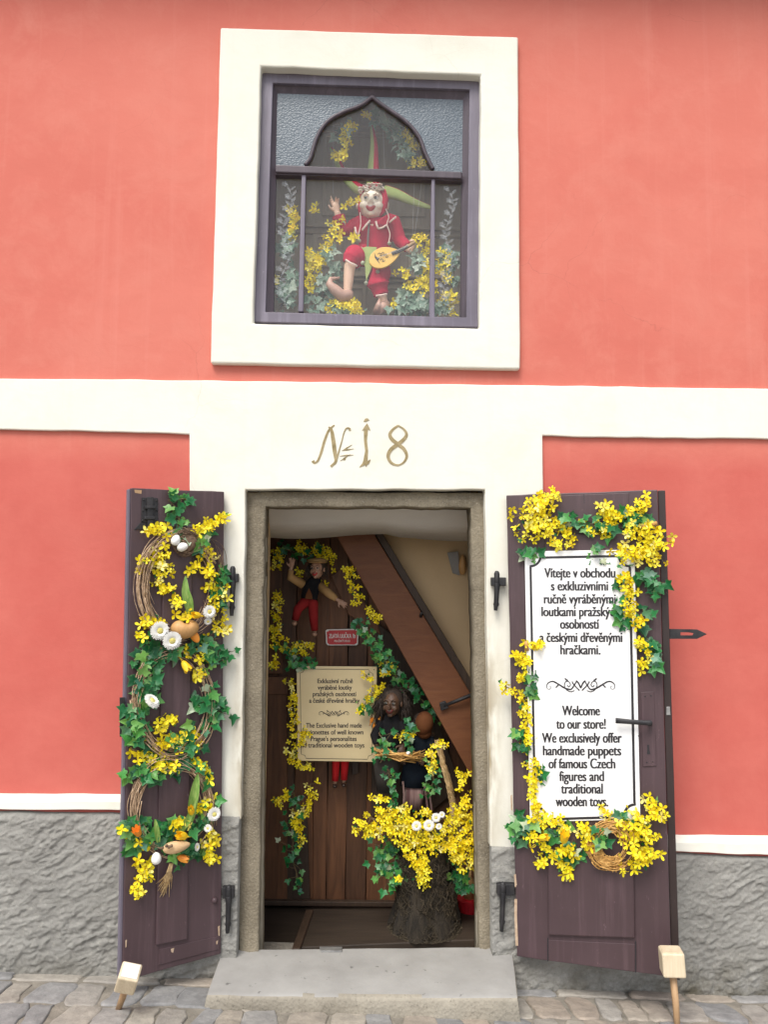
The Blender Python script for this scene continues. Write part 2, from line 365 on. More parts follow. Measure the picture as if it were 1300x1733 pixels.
def crv(pts, k=6):
    """smooth (Catmull-Rom) polyline through points"""
    P = [V(p) for p in pts]; out = []
    for i in range(len(P)-1):
        a, b, c, d = P[max(i-1, 0)], P[i], P[i+1], P[min(i+2, len(P)-1)]
        for j in range(k):
            t = j/k; out.append(.5*((2*b)+(c-a)*t+(2*a-5*b+4*c-d)*t*t+(3*b-a-3*c+d)*t**3))
    out.append(P[-1]); return out
def ribbon(mb, pl, pts, wid, off, th=.001):
    """flat stroke of varying width lying on a plane; pts in photograph pixels"""
    P = [pl.pt(x, y, off) for x, y in pts]; m = len(P); w = wid if isinstance(wid, (list, tuple)) else [wid]*m
    L, Rr = [], []
    for i in range(m):
        t = (P[min(i+1, m-1)]-P[max(i-1, 0)]).normalized(); s = pl.n.cross(t)
        L.append(P[i]+s*w[i]/2); Rr.append(P[i]-s*w[i]/2)
    q = -pl.n*th
    a = [mb.bm.verts.new(x) for x in L]; b = [mb.bm.verts.new(x) for x in Rr]; c = [mb.bm.verts.new(x+q) for x in L]; d = [mb.bm.verts.new(x+q) for x in Rr]
    for i in range(m-1):
        mb.f([a[i], a[i+1], b[i+1], b[i]]); mb.f([a[i], c[i], c[i+1], a[i+1]]); mb.f([b[i], b[i+1], d[i+1], d[i]])
    mb.f([a[0], b[0], d[0], c[0]]); mb.f([a[-1], c[-1], d[-1], b[-1]])
def crv2(pts, k=6): return [(p.x, p.y) for p in crv([(x, y, 0) for x, y in pts], k)]
_tc = {}
def glyphs(txt):
    if txt in _tc: return _tc[txt]
    hooks = dict(zip('ěčřžšň', 'ecrzsn')); plain = ''.join(hooks.get(ch, ch) for ch in txt)
    if plain != txt:
        vs, fs = glyphs(plain); vs, fs = list(vs), list(fs); xh = max(v.y for v in glyphs('x')[0]); y0 = xh+.055; y1 = y0+.165
        for i, ch in enumerate(txt):
            if ch not in hooks: continue
            g_ = glyphs(hooks[ch])[0]; ew = max(v.x for v in g_)-min(v.x for v in g_)
            cx = max(v.x for v in glyphs(plain[:i+1])[0])-ew*.5; n = len(vs)
            vs += [V((cx+x, y, 0)) for x, y in ((-.15, y1), (-.09, y1), (0, y0+.07), (.09, y1), (.15, y1), (.035, y0), (-.035, y0))]
            fs += [(n, n+6, n+2, n+1), (n+2, n+6, n+5), (n+2, n+5, n+4, n+3)]
        _tc[txt] = (vs, fs); return _tc[txt]
    cu = bpy.data.curves.new('t', 'FONT'); cu.body = txt; cu.size = 1; o = bpy.data.objects.new('t', cu); col.objects.link(o)
    dg = bpy.context.evaluated_depsgraph_get(); me = bpy.data.meshes.new_from_object(o.evaluated_get(dg))
    r = ([v.co.copy() for v in me.vertices], [tuple(p.vertices) for p in me.polygons])
    bpy.data.objects.remove(o); bpy.data.curves.remove(cu); bpy.data.meshes.remove(me); _tc[txt] = r; return r
def write(mb, txt, pl, xl, xr, yc, size, off, bold=.0):
    vs, fs = glyphs(txt); x0 = min(v.x for v in vs); x1 = max(v.x for v in vs)
    A, B = pl.pt(xl, yc, off), pl.pt(xr, yc, off); d = B-A
    for k, dx in enumerate((0, -1, 1, -.5, .5) if bold else (0,)):
        o = A - pl.v*size*.26 + d.normalized()*dx*bold - pl.n*.00008*k
        w = [mb.bm.verts.new(o + d*((v.x-x0)/(x1-x0)) + pl.v*v.y*size) for v in vs]
        for q in fs: mb.f([w[i] for i in q])
# ================================================================= GROUND
gl, gr = at(0, 1643, 0), at(1300, 1683, 0)
def gz(x, y=0): return gl.z + (gr.z-gl.z)*(x-gl.x)/(gr.x-gl.x) - .14*max(y, -.5)
def G(x, y, dz=0): return V((x, y, gz(x, y)+dz))
M['mortar'] = mat('lane_mortar', (.17, .155, .13), (.27, .245, .205), 14, .95, (80, .8, .006))
def ground_tilt(x): return gz(max(-8, min(8, x)))
mb = MB(); xs = [-90, -8, 8, 90]; ys = [.3, 0, -.5, -8, -90]
g = [[mb.bm.verts.new((x, y, gz(max(-8, min(8, x)), min(0, max(-8, y)))-.001)) for y in ys] for x in xs]
for i in range(3):
    for j in range(4): mb.f([g[i][j], g[i+1][j], g[i+1][j+1], g[i][j+1]])
tag(mb.build('ground', 'mortar'), kind='structure')
m_, t_, b_ = nodes('lane_setts'); M['setts'] = m_
a_ = N(t_, 'ShaderNodeAttribute', attribute_name='rnd')
k_ = ramp(t_, a_.outputs['Fac'], [(0, (.23, .235, .245)), (.28, (.31, .31, .315)), (.5, (.36, .33, .29)), (.7, (.34, .285, .24)), (.85, (.40, .37, .325)), (1, (.27, .268, .27))])
k_ = mixc(t_, .55, k_, ramp(t_, tex(t_, 'noise', 16, detail=9, rough=.75), [(.28, (.08, .075, .07)), (.72, (.62, .60, .56))]), 'OVERLAY')
t_.links.new(k_, b_.inputs['Base Color']); b_.inputs['Roughness'].default_value = .75
bump(t_, b_, tex(t_, 'noise', 18, detail=7), .8, .012); bump(t_, b_, tex(t_, 'noise', 120, detail=4), .4, .002)
rg = random.Random(4); mb = MB()
def sett(pts):
    mb.rnd = rg.random(); n = len(pts); c = sum(pts, V())/n; h = rg.uniform(.003, .008); tx, ty = rg.uniform(-.02, .02), rg.uniform(-.02, .02)
    o = [p + V((0, 0, -.02)) for p in pts]; q = []
    A = [mb.bm.verts.new(p) for p in o]; prev = A
    for f, z in ((1.0, .0), (.975, .5), (.93, .85), (.84, 1.0)):
        L = []
        for p in pts:
            d = c+(p-c)*f + noise.noise_vector(p*30)*.004
            d.z = p.z*f + c.z*(1-f) + h*z + (p.x-c.x)*tx + (p.y-c.y)*ty + noise.noise(p*22+V((z, 0, 0)))*.004*z; L.append(mb.bm.verts.new(d))
        for i in range(n): mb.f([prev[i], prev[(i+1) % n], L[(i+1) % n], L[i]])
        prev = L
    mb.f(prev)
def rect_sett(x0, x1, y0, y1, sk=0):
    k = 4; cs = [(x0, y0), (x1, y0), (x1, y1), (x0, y1)]; pts = []
    for i in range(4):
        a, b = cs[i], cs[(i+1) % 4]
        for j in range(k):
            t = (j+.5)/k; x = a[0]+(b[0]-a[0])*t; y = a[1]+(b[1]-a[1])*t
            pts.append(G(x+rg.uniform(-.007, .007)+sk*(y-y0), y+rg.uniform(-.007, .007)))
    sett(pts)
x = -2.4
while x < 2.6:                       # a course along the foot of the wall, then courses of setts laid end-on
    w = rg.uniform(.14, .34); rect_sett(x, x+w-.012, -.082, -.012); x += w
y = -.1
while y > -1.5:
    dy = rg.uniform(.17, .24); x = -2.4
    while x < 2.6:
        w = rg.uniform(.07, .145); rect_sett(x, x+w-.009, y-dy+.01+rg.uniform(-.012, .012), y, rg.uniform(-.12, .12)); x += w
    y -= dy
tag(mb.build('cobblestones', 'setts', smooth=True), kind='structure')

# ================================================================= HOUSE
house = thing('house', 'coral red house front with cream bands, a small window over a narrow open doorway', 'house', (0, 0, 0))
OD = [(417, 829), (820, 829), (829, 1640), (411, 1640)]      # doorway in the wall
OW = [(434, 114), (815, 128), (809, 556), (430, 547)]        # window hole
def pz(p): return at(*p)
dl, dr, dtop = at(409, 1200).x-.025, at(829, 1200).x+.025, at(620, 829).z+.03
wl, wr, wb, wt = at(420, 330).x, at(824, 330).x, at(620, 565).z, at(620, 98).z
# red wall: one sheet with the two openings, standing on the ground
mb = MB(); XW, ZT, ZB = 3.2, 4.75, -.3
def sheet(x0, x1, z0, z1):
    nx, nz = max(1, int((x1-x0)/.2)), max(1, int((z1-z0)/.2))
    g = [[mb.bm.verts.new((x0+(x1-x0)*i/nx, 0, z0+(z1-z0)*j/nz)) for j in range(nz+1)] for i in range(nx+1)]
    for i in range(nx):
        for j in range(nz): mb.f([g[i][j], g[i+1][j], g[i+1][j+1], g[i][j+1]])
sheet(-XW, dl, ZB, dtop); sheet(dr, XW, ZB, dtop); sheet(-XW, XW, dtop, wb)
sheet(-XW, wl, wb, wt); sheet(wr, XW, wb, wt); sheet(-XW, XW, wt, ZT)
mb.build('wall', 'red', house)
mb = MB(); mb.prism([V((-XW-.1, -.27, 4.33)), V((-XW-.1, .02, 4.27)), V((-XW-.1, .02, 4.36)), V((-XW-.1, -.27, 4.42))], (2*XW+.2, 0, 0)); eav = mb.build('eaves_board', 'plank_dark', house, bevel=.004)
for i in range(14):
    x = -XW+.1+i*.48; mb = MB(); mb.prism([V((x, -.22, 4.265)), V((x, -.003, 4.22)), V((x, -.003, 4.268)), V((x, -.22, 4.312))], (.09, 0, 0)); mb.build('rafter_end', 'plank_dark', house, bevel=.004)
# cream band and door surround (one T-shaped relief)
mb = MB()
o = pxs(W(0), [(-640, 635), (0, 642), (300, 645), (650, 650), (1000, 655), (1300, 660), (2050, 668), (2050, 757), (1300, 744), (1000, 741), (917, 738), (917, 1000), (920, 1436), (829, 1431)])
o += pxs(W(0), [(820, 829), (417, 829), (409, 1384), (318, 1378), (322, 1000), (322, 736), (200, 732), (0, 728), (-640, 720)])
o = wob(o, .04, .0035, 2)
mb.prism([p+V((0, -.016, 0)) for p in o], (0, .068, 0)); mb.build('cream_band', 'cream', house, bevel=.0045, seg=2)
# window surround
mb = MB(); k = 14
so = wobn(pxs(W(-.03), [(373, 47), (877, 63), (881, 625), (356, 615)]), k, .003, 5)
si = wobn(pxs(W(-.03), [(442, 113), (814, 128), (812, 556), (428, 548)]), k, .003, 6)
mb.ring(so, si, (0, .075, 0)); mb.build('window_surround', 'cream', house, bevel=.008, seg=3)
# sloping cream ledges on the plinth
for pts in ([(-640, 1343), (0, 1342), (330, 1344), (330, 1373), (0, 1371), (-640, 1367)], [(1010, 1406), (1150, 1412), (1300, 1413), (2050, 1425), (2050, 1465), (1300, 1449), (1150, 1443), (1010, 1438)]):
    mb = MB(); n = len(pts)//2
    top = wob(pxs(W(-.002), pts[:n]), .06, .002, 3)[:-1]
    T, Bm = pts[:n], pts[n:][::-1]
    rows = []
    for i in range(n-1):
        for j in range(14):
            t = j/14; a = at(T[i][0]+(T[i+1][0]-T[i][0])*t, T[i][1]+(T[i+1][1]-T[i][1])*t); b = at(Bm[i][0]+(Bm[i+1][0]-Bm[i][0])*t, Bm[i][1]+(Bm[i+1][1]-Bm[i][1])*t, -.045)
            w = noise.noise(a*8)*.0025; w2 = noise.noise(a*11+V((5, 0, 0)))*.003
            z1 = a.z+w; rows.append([V((a.x, -.001, z1)), V((a.x, -.022, z1-.012+w2)), V((a.x, -.030, z1-.022+w2)), V((a.x, -.032, b.z+w2)), V((a.x, -.001, b.z+w2-.004))])
    vs = [[mb.bm.verts.new(p) for p in r] for r in rows]
    for i in range(len(vs)-1):
        for j in range(4): mb.f([vs[i][j], vs[i+1][j], vs[i+1][j+1], vs[i][j+1]])
    mb.f(vs[0]); mb.f(vs[-1][::-1]); mb.build('ledge', 'cream', house, bevel=.002)
# rough-cast plinth, modelled relief
def plinth(x0, x1, ztop, res=.005):
    mb = MB(); nx = int((x1-x0)/res)
    zb = min(gz(x0), gz(x1))-.03; nz = int((max(ztop(x0), ztop(x1))-zb)/res); G_ = []
    for i in range(nx+1):
        x = x0+(x1-x0)*i/nx; zt = ztop(x); c = []
        for j in range(nz+1):
            z = zb+(zt-zb)*j/nz
            wv = noise.noise_vector(V((x*7, 2, z*7)))*.45
            q = V((x*.94+z*.34, 0, z*.94-x*.34))
            def plate(n_, w_): return min(1, max(0, n_/w_))*(1-.55*min(1, max(0, n_)/.6))
            n1 = noise.fractal(V((q.x*11, 0, q.z*25))+wv, .8, 2.1, 3); n2 = noise.fractal(V((q.x*24, 7, q.z*50))+wv*2, .8, 2.1, 3)
            fine = noise.noise(V((q.x*60, 1, q.z*85)))*.6+noise.noise(V((x*120, 4, z*130)))*.4
            h = .0058*plate(n1+.02, .2) + .0058*plate(n2, .25)*(.4+.9*max(0, noise.noise(V((x*6, 9, z*6)))+.4)) + (.0030)*fine + .005*noise.noise(V((x*5, 3, z*5)))
            e = max(0, min(1, (zt-z)/.02))
            c.append(mb.bm.verts.new((x, -.012-h-.012*e**.5, z)))
        G_.append(c)
    for i in range(nx):
        for j in range(nz): mb.f([G_[i][j], G_[i+1][j], G_[i+1][j+1], G_[i][j+1]])
    for i in (0, nx):     # return the ends and the top to the wall
        for j in range(nz):
            a, b = G_[i][j], G_[i][j+1]; mb.f([a, b, mb.bm.verts.new((b.co.x, 0.05, b.co.z)), mb.bm.verts.new((a.co.x, 0.05, a.co.z))])
    for i in range(nx):
        a, b = G_[i][nz], G_[i+1][nz]; mb.f([a, b, mb.bm.verts.new((b.co.x, 0.05, b.co.z)), mb.bm.verts.new((a.co.x, 0.05, a.co.z))])
    return mb.build('plinth', 'plinth', house, smooth=True)
def lz(p, q):
    a, b = at(*p), at(*q); return lambda x: a.z+(b.z-a.z)*(x-a.x)/(b.x-a.x) + noise.noise(V((x*9, 0, 0)))*.004
plinth(-1.95, at(409, 1300).x-.002, lz((0, 1371), (415, 1379)))
plinth(at(829, 1300).x+.002, 1.95, lz((829, 1428), (1300, 1449)))
plinth(-3.2, -1.952, lz((0, 1371), (415, 1379)), .01); plinth(1.952, 3.2, lz((829, 1428), (1300, 1449)), .01)
# stone door frame
mb = MB(); Y0 = .025
o = pxs(W(Y0), [(409, 1640), (418, 1000), (421, 836), (817, 837), (819, 1000), (829, 1640)])
i_ = pxs(W(Y0), [(437, 1640), (445, 1000), (449, 857), (798, 858), (801, 1000), (813, 1640)])
def refine(P, k, amp, seed):
    out = []
    for a, b in zip(P, P[1:]):
        for j in range(k):
            p = a.lerp(b, j/k); q = noise.noise_vector(p*13+V((seed, 0, 0)))*amp+noise.noise_vector(p*40+V((seed, 0, 0)))*amp*.5; out.append(V((p.x+q.x, p.y+q.y*.6, p.z+q.z)))
    return out+[P[-1]]
o = refine([p+V((0, 0, 0)) for p in o], 34, .003, 1); i_ = refine(i_, 34, .005, 4)
L = [o, [a.lerp(b, .45)+V((0, -.006+noise.noise(a*25)*.005, 0)) for a, b in zip(o, i_)], [a.lerp(b, .85)+V((0, .002+noise.noise(a*31)*.004, 0)) for a, b in zip(o, i_)], i_, [p+V((0, .05, 0)) for p in i_], [p+V((0, .13, 0)) for p in i_], [p+V((0, .13, 0)) for p in o]]
for j, p in enumerate(L[0]): p.y = .034; p.x += -.012 if p.x < 0.05 else .012; p.z += .008 if 34 <= j <= 136 else 0
vs = [[mb.bm.verts.new(p) for p in r] for r in L]
for a, b in zip(vs, vs[1:]):
    for j in range(len(a)-1): mb.f([a[j], a[j+1], b[j+1], b[j]])
mb.build('door_frame', 'jamb', house, smooth=True)
# smoother inner jamb lining, with the worn light stone by the opening
for side in (0, 1):
    mb = MB(); P = [(444, 1640), (450, 1000), (452, 862)] if side == 0 else [(807, 1640), (799, 1000), (797, 862)]
    a = refine(pxs(W(.10), P), 30, .003, 8+side); dx = .02 if side else -.02
    vs = [[mb.bm.verts.new(V((p.x+dx*t, y, p.z))) for p in a] for t, y in ((1, .07), (0, .085), (0, .15), (1, .15))]
    for q, r in zip(vs, vs[1:]):
        for j in range(len(q)-1): mb.f([q[j], q[j+1], r[j+1], r[j]])
    mb.build('jamb_lining', 'jamb_smooth', house, smooth=True)
# plaster reveal and the sagging plaster soffit behind the lintel
mb = MB()
A = at(436, 855, .14); B = at(815, 855, .14)
f0 = [V((A.x+(B.x-A.x)*i/16, .148, at(620, 850, .14).z+.01)) for i in range(17)]
f1 = [at(436+(820-436)*i/16, 909+4*math.sin(i*.55)+(3 if i > 9 else -1), .36) for i in range(17)]
mid = [a.lerp(b, .55)+V((0, 0, -.006)) for a, b in zip(f0, f1)]
bk = [p+V((0, .02, .25)) for p in f1]
vs = [[mb.bm.verts.new(p) for p in r] for r in (f0, mid, f1, bk)]
for a, b in zip(vs, vs[1:]):
    for j in range(16): mb.f([a[j], a[j+1], b[j+1], b[j]])
mb.build('soffit', 'soffit', house, smooth=True)
for px0, px1, s in ((444, 459, -1), (806, 797, 1)):
    mb = MB(); a0, a1 = at(px0, 1640, .15), at(px0 + (9 if s < 0 else -9), 850, .15); b0, b1 = at(px0+(2 if s < 0 else -2), 1560, .37), at(px1, 850, .37)
    b0.z = a0.z; w = V((.03*s, 0, 0)); t = V((0, 0, .1))
    v = [mb.bm.verts.new(p) for p in (a0, a1+t, b1+t, b0, a0+w, a1+t+w, b1+t+w, b0+w)]
    for q in ((0, 1, 2, 3), (4, 7, 6, 5), (0, 4, 5, 1), (2, 6, 7, 3), (1, 5, 6, 2), (0, 3, 7, 4)): mb.f([v[i] for i in q])
    mb.build('reveal', 'beige', house)
# closed room behind the doorway, closed display box behind the window
def roombox(x0, x1, y0, y1, z0, z1, skip_floor=False):
    mb = MB(); v = {(i, j, k): mb.bm.verts.new((x, y, z)) for i, x in enumerate((x0, x1)) for j, y in enumerate((y0, y1)) for k, z in enumerate((z0, z1))}
    for q in ([(0, 0, 0), (0, 1, 0), (0, 1, 1), (0, 0, 1)], [(1, 0, 0), (1, 0, 1), (1, 1, 1), (1, 1, 0)], [(0, 1, 0), (1, 1, 0), (1, 1, 1), (0, 1, 1)], [(0, 0, 1), (0, 1, 1), (1, 1, 1), (1, 0, 1)], [(0, 0, 0), (1, 0, 0), (1, 1, 0), (0, 1, 0)]): mb.f([v[i] for i in q])
    return mb
FZ = gz(0)+.045
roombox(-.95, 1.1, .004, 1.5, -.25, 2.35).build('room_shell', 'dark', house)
roombox(wl-.06, wr+.06, .004, .75, wb-.02, wt+.06).build('display_shell', 'board', house)  # unseen box coloured white to bounce light onto the display

# ---------------------------------------------------------------- window
WY = .012
win = None
mb = MB(); k = 12
fo = wobn(pxs(W(WY), [(439, 120), (815, 134), (809.5, 554), (429, 545)]), k, .0012, 1); fi = wobn(pxs(W(WY), [(462, 141), (795, 152), (789.5, 537.5), (449.5, 528.5)]), k, .0006, 2)
mb.ring(fo, fi, (0, .06, 0)); win = mb.build('window', 'frame', house, bevel=.003)
mb = MB(); mb.ring(wobn(pxs(W(WY+.012), [(462, 141), (795, 152), (789.5, 537.5), (449.5, 528.5)]), k, .0006, 2), pxs(W(WY+.012), [(470+i*0, 160) for i in ()]) or wobn(pxs(W(WY+.03), [(470, 160), (783, 171), (779, 538), (463, 528)]), k, .0005, 3), (0, .03, 0))
mb.build('sash', 'sash', win, bevel=.002)
def bar(name, prof, m, y=WY+.012, d=.03, bev=.004):
    mb = MB(); mb.prism(pxs(W(y), prof), (0, d, 0)); return mb.build(name, m, win, bevel=bev, seg=3)
bar('transom', [(466, 279), (782, 291), (782, 303), (466, 292)], 'sash', WY+.002, .045, .005)
bar('transom_lip', [(466, 289), (782, 301), (782, 306.5), (466, 296)], 'sash', WY+.012, .035, .002)
bar('mullion', [(510.5, 292), (518, 292.5), (513.5, 528), (504.5, 528)], 'frame', WY+.012, .03)
bar('mullion', [(730.5, 302), (736.5, 302.5), (736, 538), (726.5, 537)], 'frame', WY+.012, .03)
arch = [(516.5, 280), (524.5, 270), (528.5, 258), (535, 237), (545, 217.5), (561, 201.5), (583, 190), (605, 182), (618, 174.5), (630, 164.5), (641.5, 174.5), (657, 185.5), (682, 202.5), (698.5, 218), (711, 236), (719, 258), (726.5, 274.5), (733, 287)]
ac = crv2(arch[:10], 5)[:-1]+crv2(arch[9:], 5)
mb = MB(); mb.tube(pxs(W(WY+.026), ac), .0085, 8, flat=1, flatdir=(0, -1, 0)); mb.build('arch_moulding', 'sash', win, smooth=True)
GY = WY+.034
mb = MB(); mb.prism(pxs(W(GY), [(462, 158), (784, 168), (781, 539), (461, 529)]), (0, .004, 0)); mb.build('pane', 'glass', win)
tl, tr = [(468, 156), (632, 158)], [(786, 170), (630, 164)]
li = [i for i, p in enumerate(ac) if p[1] <= 165.2][0]
mb = MB(); mb.prism(pxs(W(GY-.005), [(467, 282), (467, 157), (630, 160)]+ac[:li+1][::-1]+[(516, 283)]), (0, .004, 0)); mb.build('hammered_pane', 'hammered', win)
mb = MB(); mb.prism(pxs(W(GY-.005), [(784, 293), (785, 168), (630, 160)]+ac[li:]+[(734, 291)]), (0, .004, 0)); mb.build('hammered_pane', 'hammered', win)
def leaflet(mb, pl, x, y, ang, L, w, off):
    P = []
    for t, s in ((0, 0), (.25, .7), (.5, 1), (.75, .7), (1, 0), (.75, -.7), (.5, -1), (.25, -.7)):
        P.append(pl.pt(x+math.cos(ang)*L*t-math.sin(ang)*w*s, y-math.sin(ang)*L*t-math.cos(ang)*w*s, off))
    mb.poly(P)
re = random.Random(3)
for xa, xb, xc, ya, yb in ((489, 478, 10, 318, 522), (762, 757, 10, 325, 530)):
    mb = MB(); pl = W(GY-.003); y = yb; i = 0
    pth = [(xa+(xb-xa)*t+6*math.sin(t*14), ya+(yb-ya)*t) for t in [j/40 for j in range(41)]]
    ribbon(mb, pl, pth, .003, .0)
    for j in range(0, 40, 1):
        x, y = pth[j]; s = 1 if j % 2 else -1
        leaflet(mb, pl, x, y, math.pi/2-s*re.uniform(.5, 1.2), re.uniform(9, 15), re.uniform(1.8, 3.0), .0008)
        if j % 4 == 0:
            for a in range(5): leaflet(mb, pl, x+s*7, y-6, a*1.256, 6, 2, .001)
    mb.build('etched_pattern', 'etched', win)
# panelled cabinet back seen through the glass
BY = .38
cab = thing('panelled_cupboard', 'brown grey panelled cupboard front behind the puppet in the upper window', 'cupboard', at(630, 545, BY))
mb = MB(); mb.prism(pxs(W(BY), [(400, 90), (860, 105), (860, 580), (400, 570)]), (0, .03, 0)); mb.build('back_board', 'cabinet', cab)
for ya, h in ((388, 4), (376, 5), (459, 4), (467, 3), (205, 4), (217, 3)):
    mb = MB(); mb.prism(pxs(W(BY-.02), [(440, ya), (830, ya+11), (830, ya+11+h), (440, ya+h)]), (0, .0195, 0)); mb.build('moulding', 'cabinet', cab, bevel=.004)
for xa, xb, ya, yb in ((530, 610, 395, 452), (690, 740, 400, 455), (520, 620, 480, 525), (640, 740, 482, 530), (545, 720, 225, 365)):
    mb = MB(); o = [(xa, ya), (xb, ya+2), (xb, yb+2), (xa, yb)]; i_ = [(xa+7, ya+7), (xb-7, ya+9), (xb-7, yb-5), (xa+7, yb-7)]
    mb.ring(pxs(W(BY-.012), o), pxs(W(BY-.012), i_), (0, .0115, 0)); mb.build('panel_moulding', 'cabinet', cab, bevel=.003)
# ---------------------------------------------------------------- carved house number
pl = W(-.0165); mb = MB()
M['ochre'] = mat('ochre_carving', (.22, .17, .075), (.36, .29, .16), 40, .85)
def zz(P): return [(300+x/2.031, 640+y/2.031) for x, y in P]
c_ = crv2(zz([(466, 284), (472, 291), (483, 284), (494, 258), (505, 220), (518, 185), (532, 168), (541, 162)]), 5)
ribbon(mb, pl, c_, [.013-.009*min(1, i/7)+.006*math.sin(math.pi*i/len(c_)) for i in range(len(c_))], .001)
c_ = crv2(zz([(520, 168), (530, 178), (536, 210), (541, 250), (545, 285), (530, 303)]), 5); ribbon(mb, pl, c_, [.005+.011*math.sin(math.pi*i/(len(c_)-1)) for i in range(len(c_))], .0014)
c_ = crv2(zz([(528, 304), (545, 285), (556, 250), (566, 215), (574, 185), (583, 172), (593, 174), (592, 180)]), 5); ribbon(mb, pl, c_, [.010-.006*math.sin(math.pi*i/(len(c_)-1)) for i in range(len(c_))], .0018)
for a, b, w in (((566, 249), (607, 243), .006), ((566, 250), (601, 229), .005), ((558, 268), (606, 264), .006), ((560, 285), (594, 262), .005), ((570, 281), (580, 277), .009)):
    P = zz([a, ((a[0]+b[0])/2, (a[1]+b[1])/2), b]); ribbon(mb, pl, P, [.001, w, .001], .001)
mb.build('carved_letter', 'ochre', house); mb = MB()
ribbon(mb, pl, zz([(649, 170), (647, 215), (651, 250), (647, 285)]), [.017, .012, .012, .017], .001)
ribbon(mb, pl, zz([(636, 180), (648, 170), (651, 161), (656, 172), (664, 180)]), [.001, .012, .014, .012, .001], .0014)
ribbon(mb, pl, zz([(627, 306), (640, 296), (648, 280)]), [.002, .012, .014], .0014); ribbon(mb, pl, zz([(664, 280), (656, 290), (648, 296), (649, 304)]), [.002, .012, .012, .002], .0018)
ribbon(mb, pl, zz([(641, 150), (650, 144), (656, 139)]), [.003, .014, .003], .001); ribbon(mb, pl, zz([(650, 144), (661, 144)]), [.010, .001], .0014)
mb.build('carved_numeral', 'ochre', house); mb = MB()
c_ = crv2(zz([(760, 163), (740, 178), (731, 195), (740, 212), (760, 228), (780, 245), (789, 268), (778, 290), (757, 299), (735, 290), (725, 268), (735, 245), (760, 226), (781, 208), (788, 192), (779, 176), (760, 163)]), 6)
n_ = len(c_)-1; w8 = [.006+.009*abs(math.sin(2*math.pi*(i/n_)+.15)) for i in range(n_+1)]; cut = 45
for q, (s0, s1) in enumerate(((0, cut+1), (cut, n_+1))): ribbon(mb, pl, c_[s0:s1], w8[s0:s1], .001+.0005*q)
mb.build('carved_numeral', 'ochre', house)
# ---------------------------------------------------------------- door leaves
def leaf(name_px, hinge, outer, yh, yo):
    h = at(hinge[0], hinge[1], yh); o = at(outer[0], outer[1], yo); d = o-h; d.z = 0
    return Plane(h, d)
LP = leaf('l', (380, 832), (221, 826), -.050, -.232)
RP = leaf('r', (857, 838), (1113, 829), -.050, -.240)
def slab(pl, name, pts, th, m, parent, off=0, bev=.003, amp=.0):
    mb = MB(); P = pxs(pl, pts, off)
    if amp: P = [p+V((0, 0, noise.noise(p*30)*amp)) for p in wob(P, .05, amp, 4)]
    mb.prism(P, -pl.n*th); return mb.build(name, m, parent, bevel=bev)
ldoor = slab(LP, 'door_leaf', [(222, 826), (380, 832), (374, 1613), (207, 1661)], .034, 'door', house, amp=.0015)
ldoor['label'] = 'narrow left door leaf hung with wreaths'
slab(LP, 'rebate', [(216, 828), (221.5, 828), (206.5, 1658), (200, 1655)], .02, 'frame', ldoor, -.008)  # lighter paint stands in for the light on this edge
slab(LP, 'panel', [(277, 905), (327, 905), (318, 1590), (264, 1600)], .010, 'door', ldoor, .010, .005)
slab(LP, 'bottom_rail', [(270, 1606), (372, 1583), (371, 1606), (268, 1633)], .003, 'door', ldoor, .003, .0015)
slab(LP, 'scuff', [(228, 829), (241, 830), (240, 836), (229, 834)], .0008, 'stick', ldoor, .0009, 0, .003)
slab(LP, 'scuff', [(275, 886), (326, 888), (326, 892), (277, 890)], .0008, 'frame', ldoor, .0009, 0, .003)
def studs(name, pl, pts, r, off, m, par):
    for x, y in pts:
        mb = MB(); mb.ell(pl.pt(x, y, off), r, su=8, sv=5); mb.build(name, m, par, smooth=True)
studs('door_stud', LP, [(363, 1523)], .012, .001, 'door', ldoor)
# bolt keep on the left leaf
q = slab(LP, 'bolt_plate', [(240, 842), (267, 843), (268, 884), (239, 884)], .004, 'iron', ldoor, .005, .001)
slab(LP, 'bolt', [(249, 841), (260, 841), (260, 893), (250, 893)], .008, 'iron', q, .014, .002)
slab(LP, 'bolt_guide', [(246, 856), (264, 856), (264, 861), (246, 861)], .016, 'iron', q, .018, .002)
slab(LP, 'bolt_guide', [(245, 874), (263, 874), (263, 879), (245, 879)], .016, 'iron', q, .018, .002)
studs('rivets', LP, [(243, 846), (265, 847), (242, 864), (266, 864), (241, 881), (266, 881)], .0035, .006, 'iron', q)
slab(LP, 'bolt_foot', [(238, 884), (270, 884), (281, 895), (227, 896)], .003, 'iron', q, .0035, .001)
for P in ([(369, 1568), (372.5, 1566), (372, 1582), (370, 1583)], [(212, 1592), (214.5, 1590), (214, 1602), (212, 1604)], [(290, 1606), (296, 1604), (294, 1612), (291, 1611)], [(366, 1592), (369, 1590), (368, 1597), (366, 1597)]):
    slab(LP, 'bare_wood', P, .0008, 'raw_patch', ldoor, .0042, 0, .004)
slab(LP, 'lock_edge_plate', [(203, 1180), (212, 1180), (212, 1245), (203, 1247)], .006, 'iron', ldoor, -.002, .001)
rdoor = slab(RP, 'door_leaf', [(857, 838), (1113, 829), (1137, 1653), (875, 1618)], .034, 'door', house, amp=.0015)
rdoor['label'] = 'wide right door leaf carrying the white sign'
slab(RP, 'rebate', [(1113.6, 830), (1126, 830), (1151, 1659), (1137.6, 1654)], .03, 'door_shaded', rdoor, -.012, .002, .001)
slab(RP, 'panel', [(922, 905), (1064, 900), (1075, 1588), (928, 1583)], .013, 'door', rdoor, .013, .006)
slab(RP, 'bottom_rail', [(928, 1590), (1075, 1597), (1075, 1644), (928, 1625)], .003, 'door', rdoor, .003, .0015)
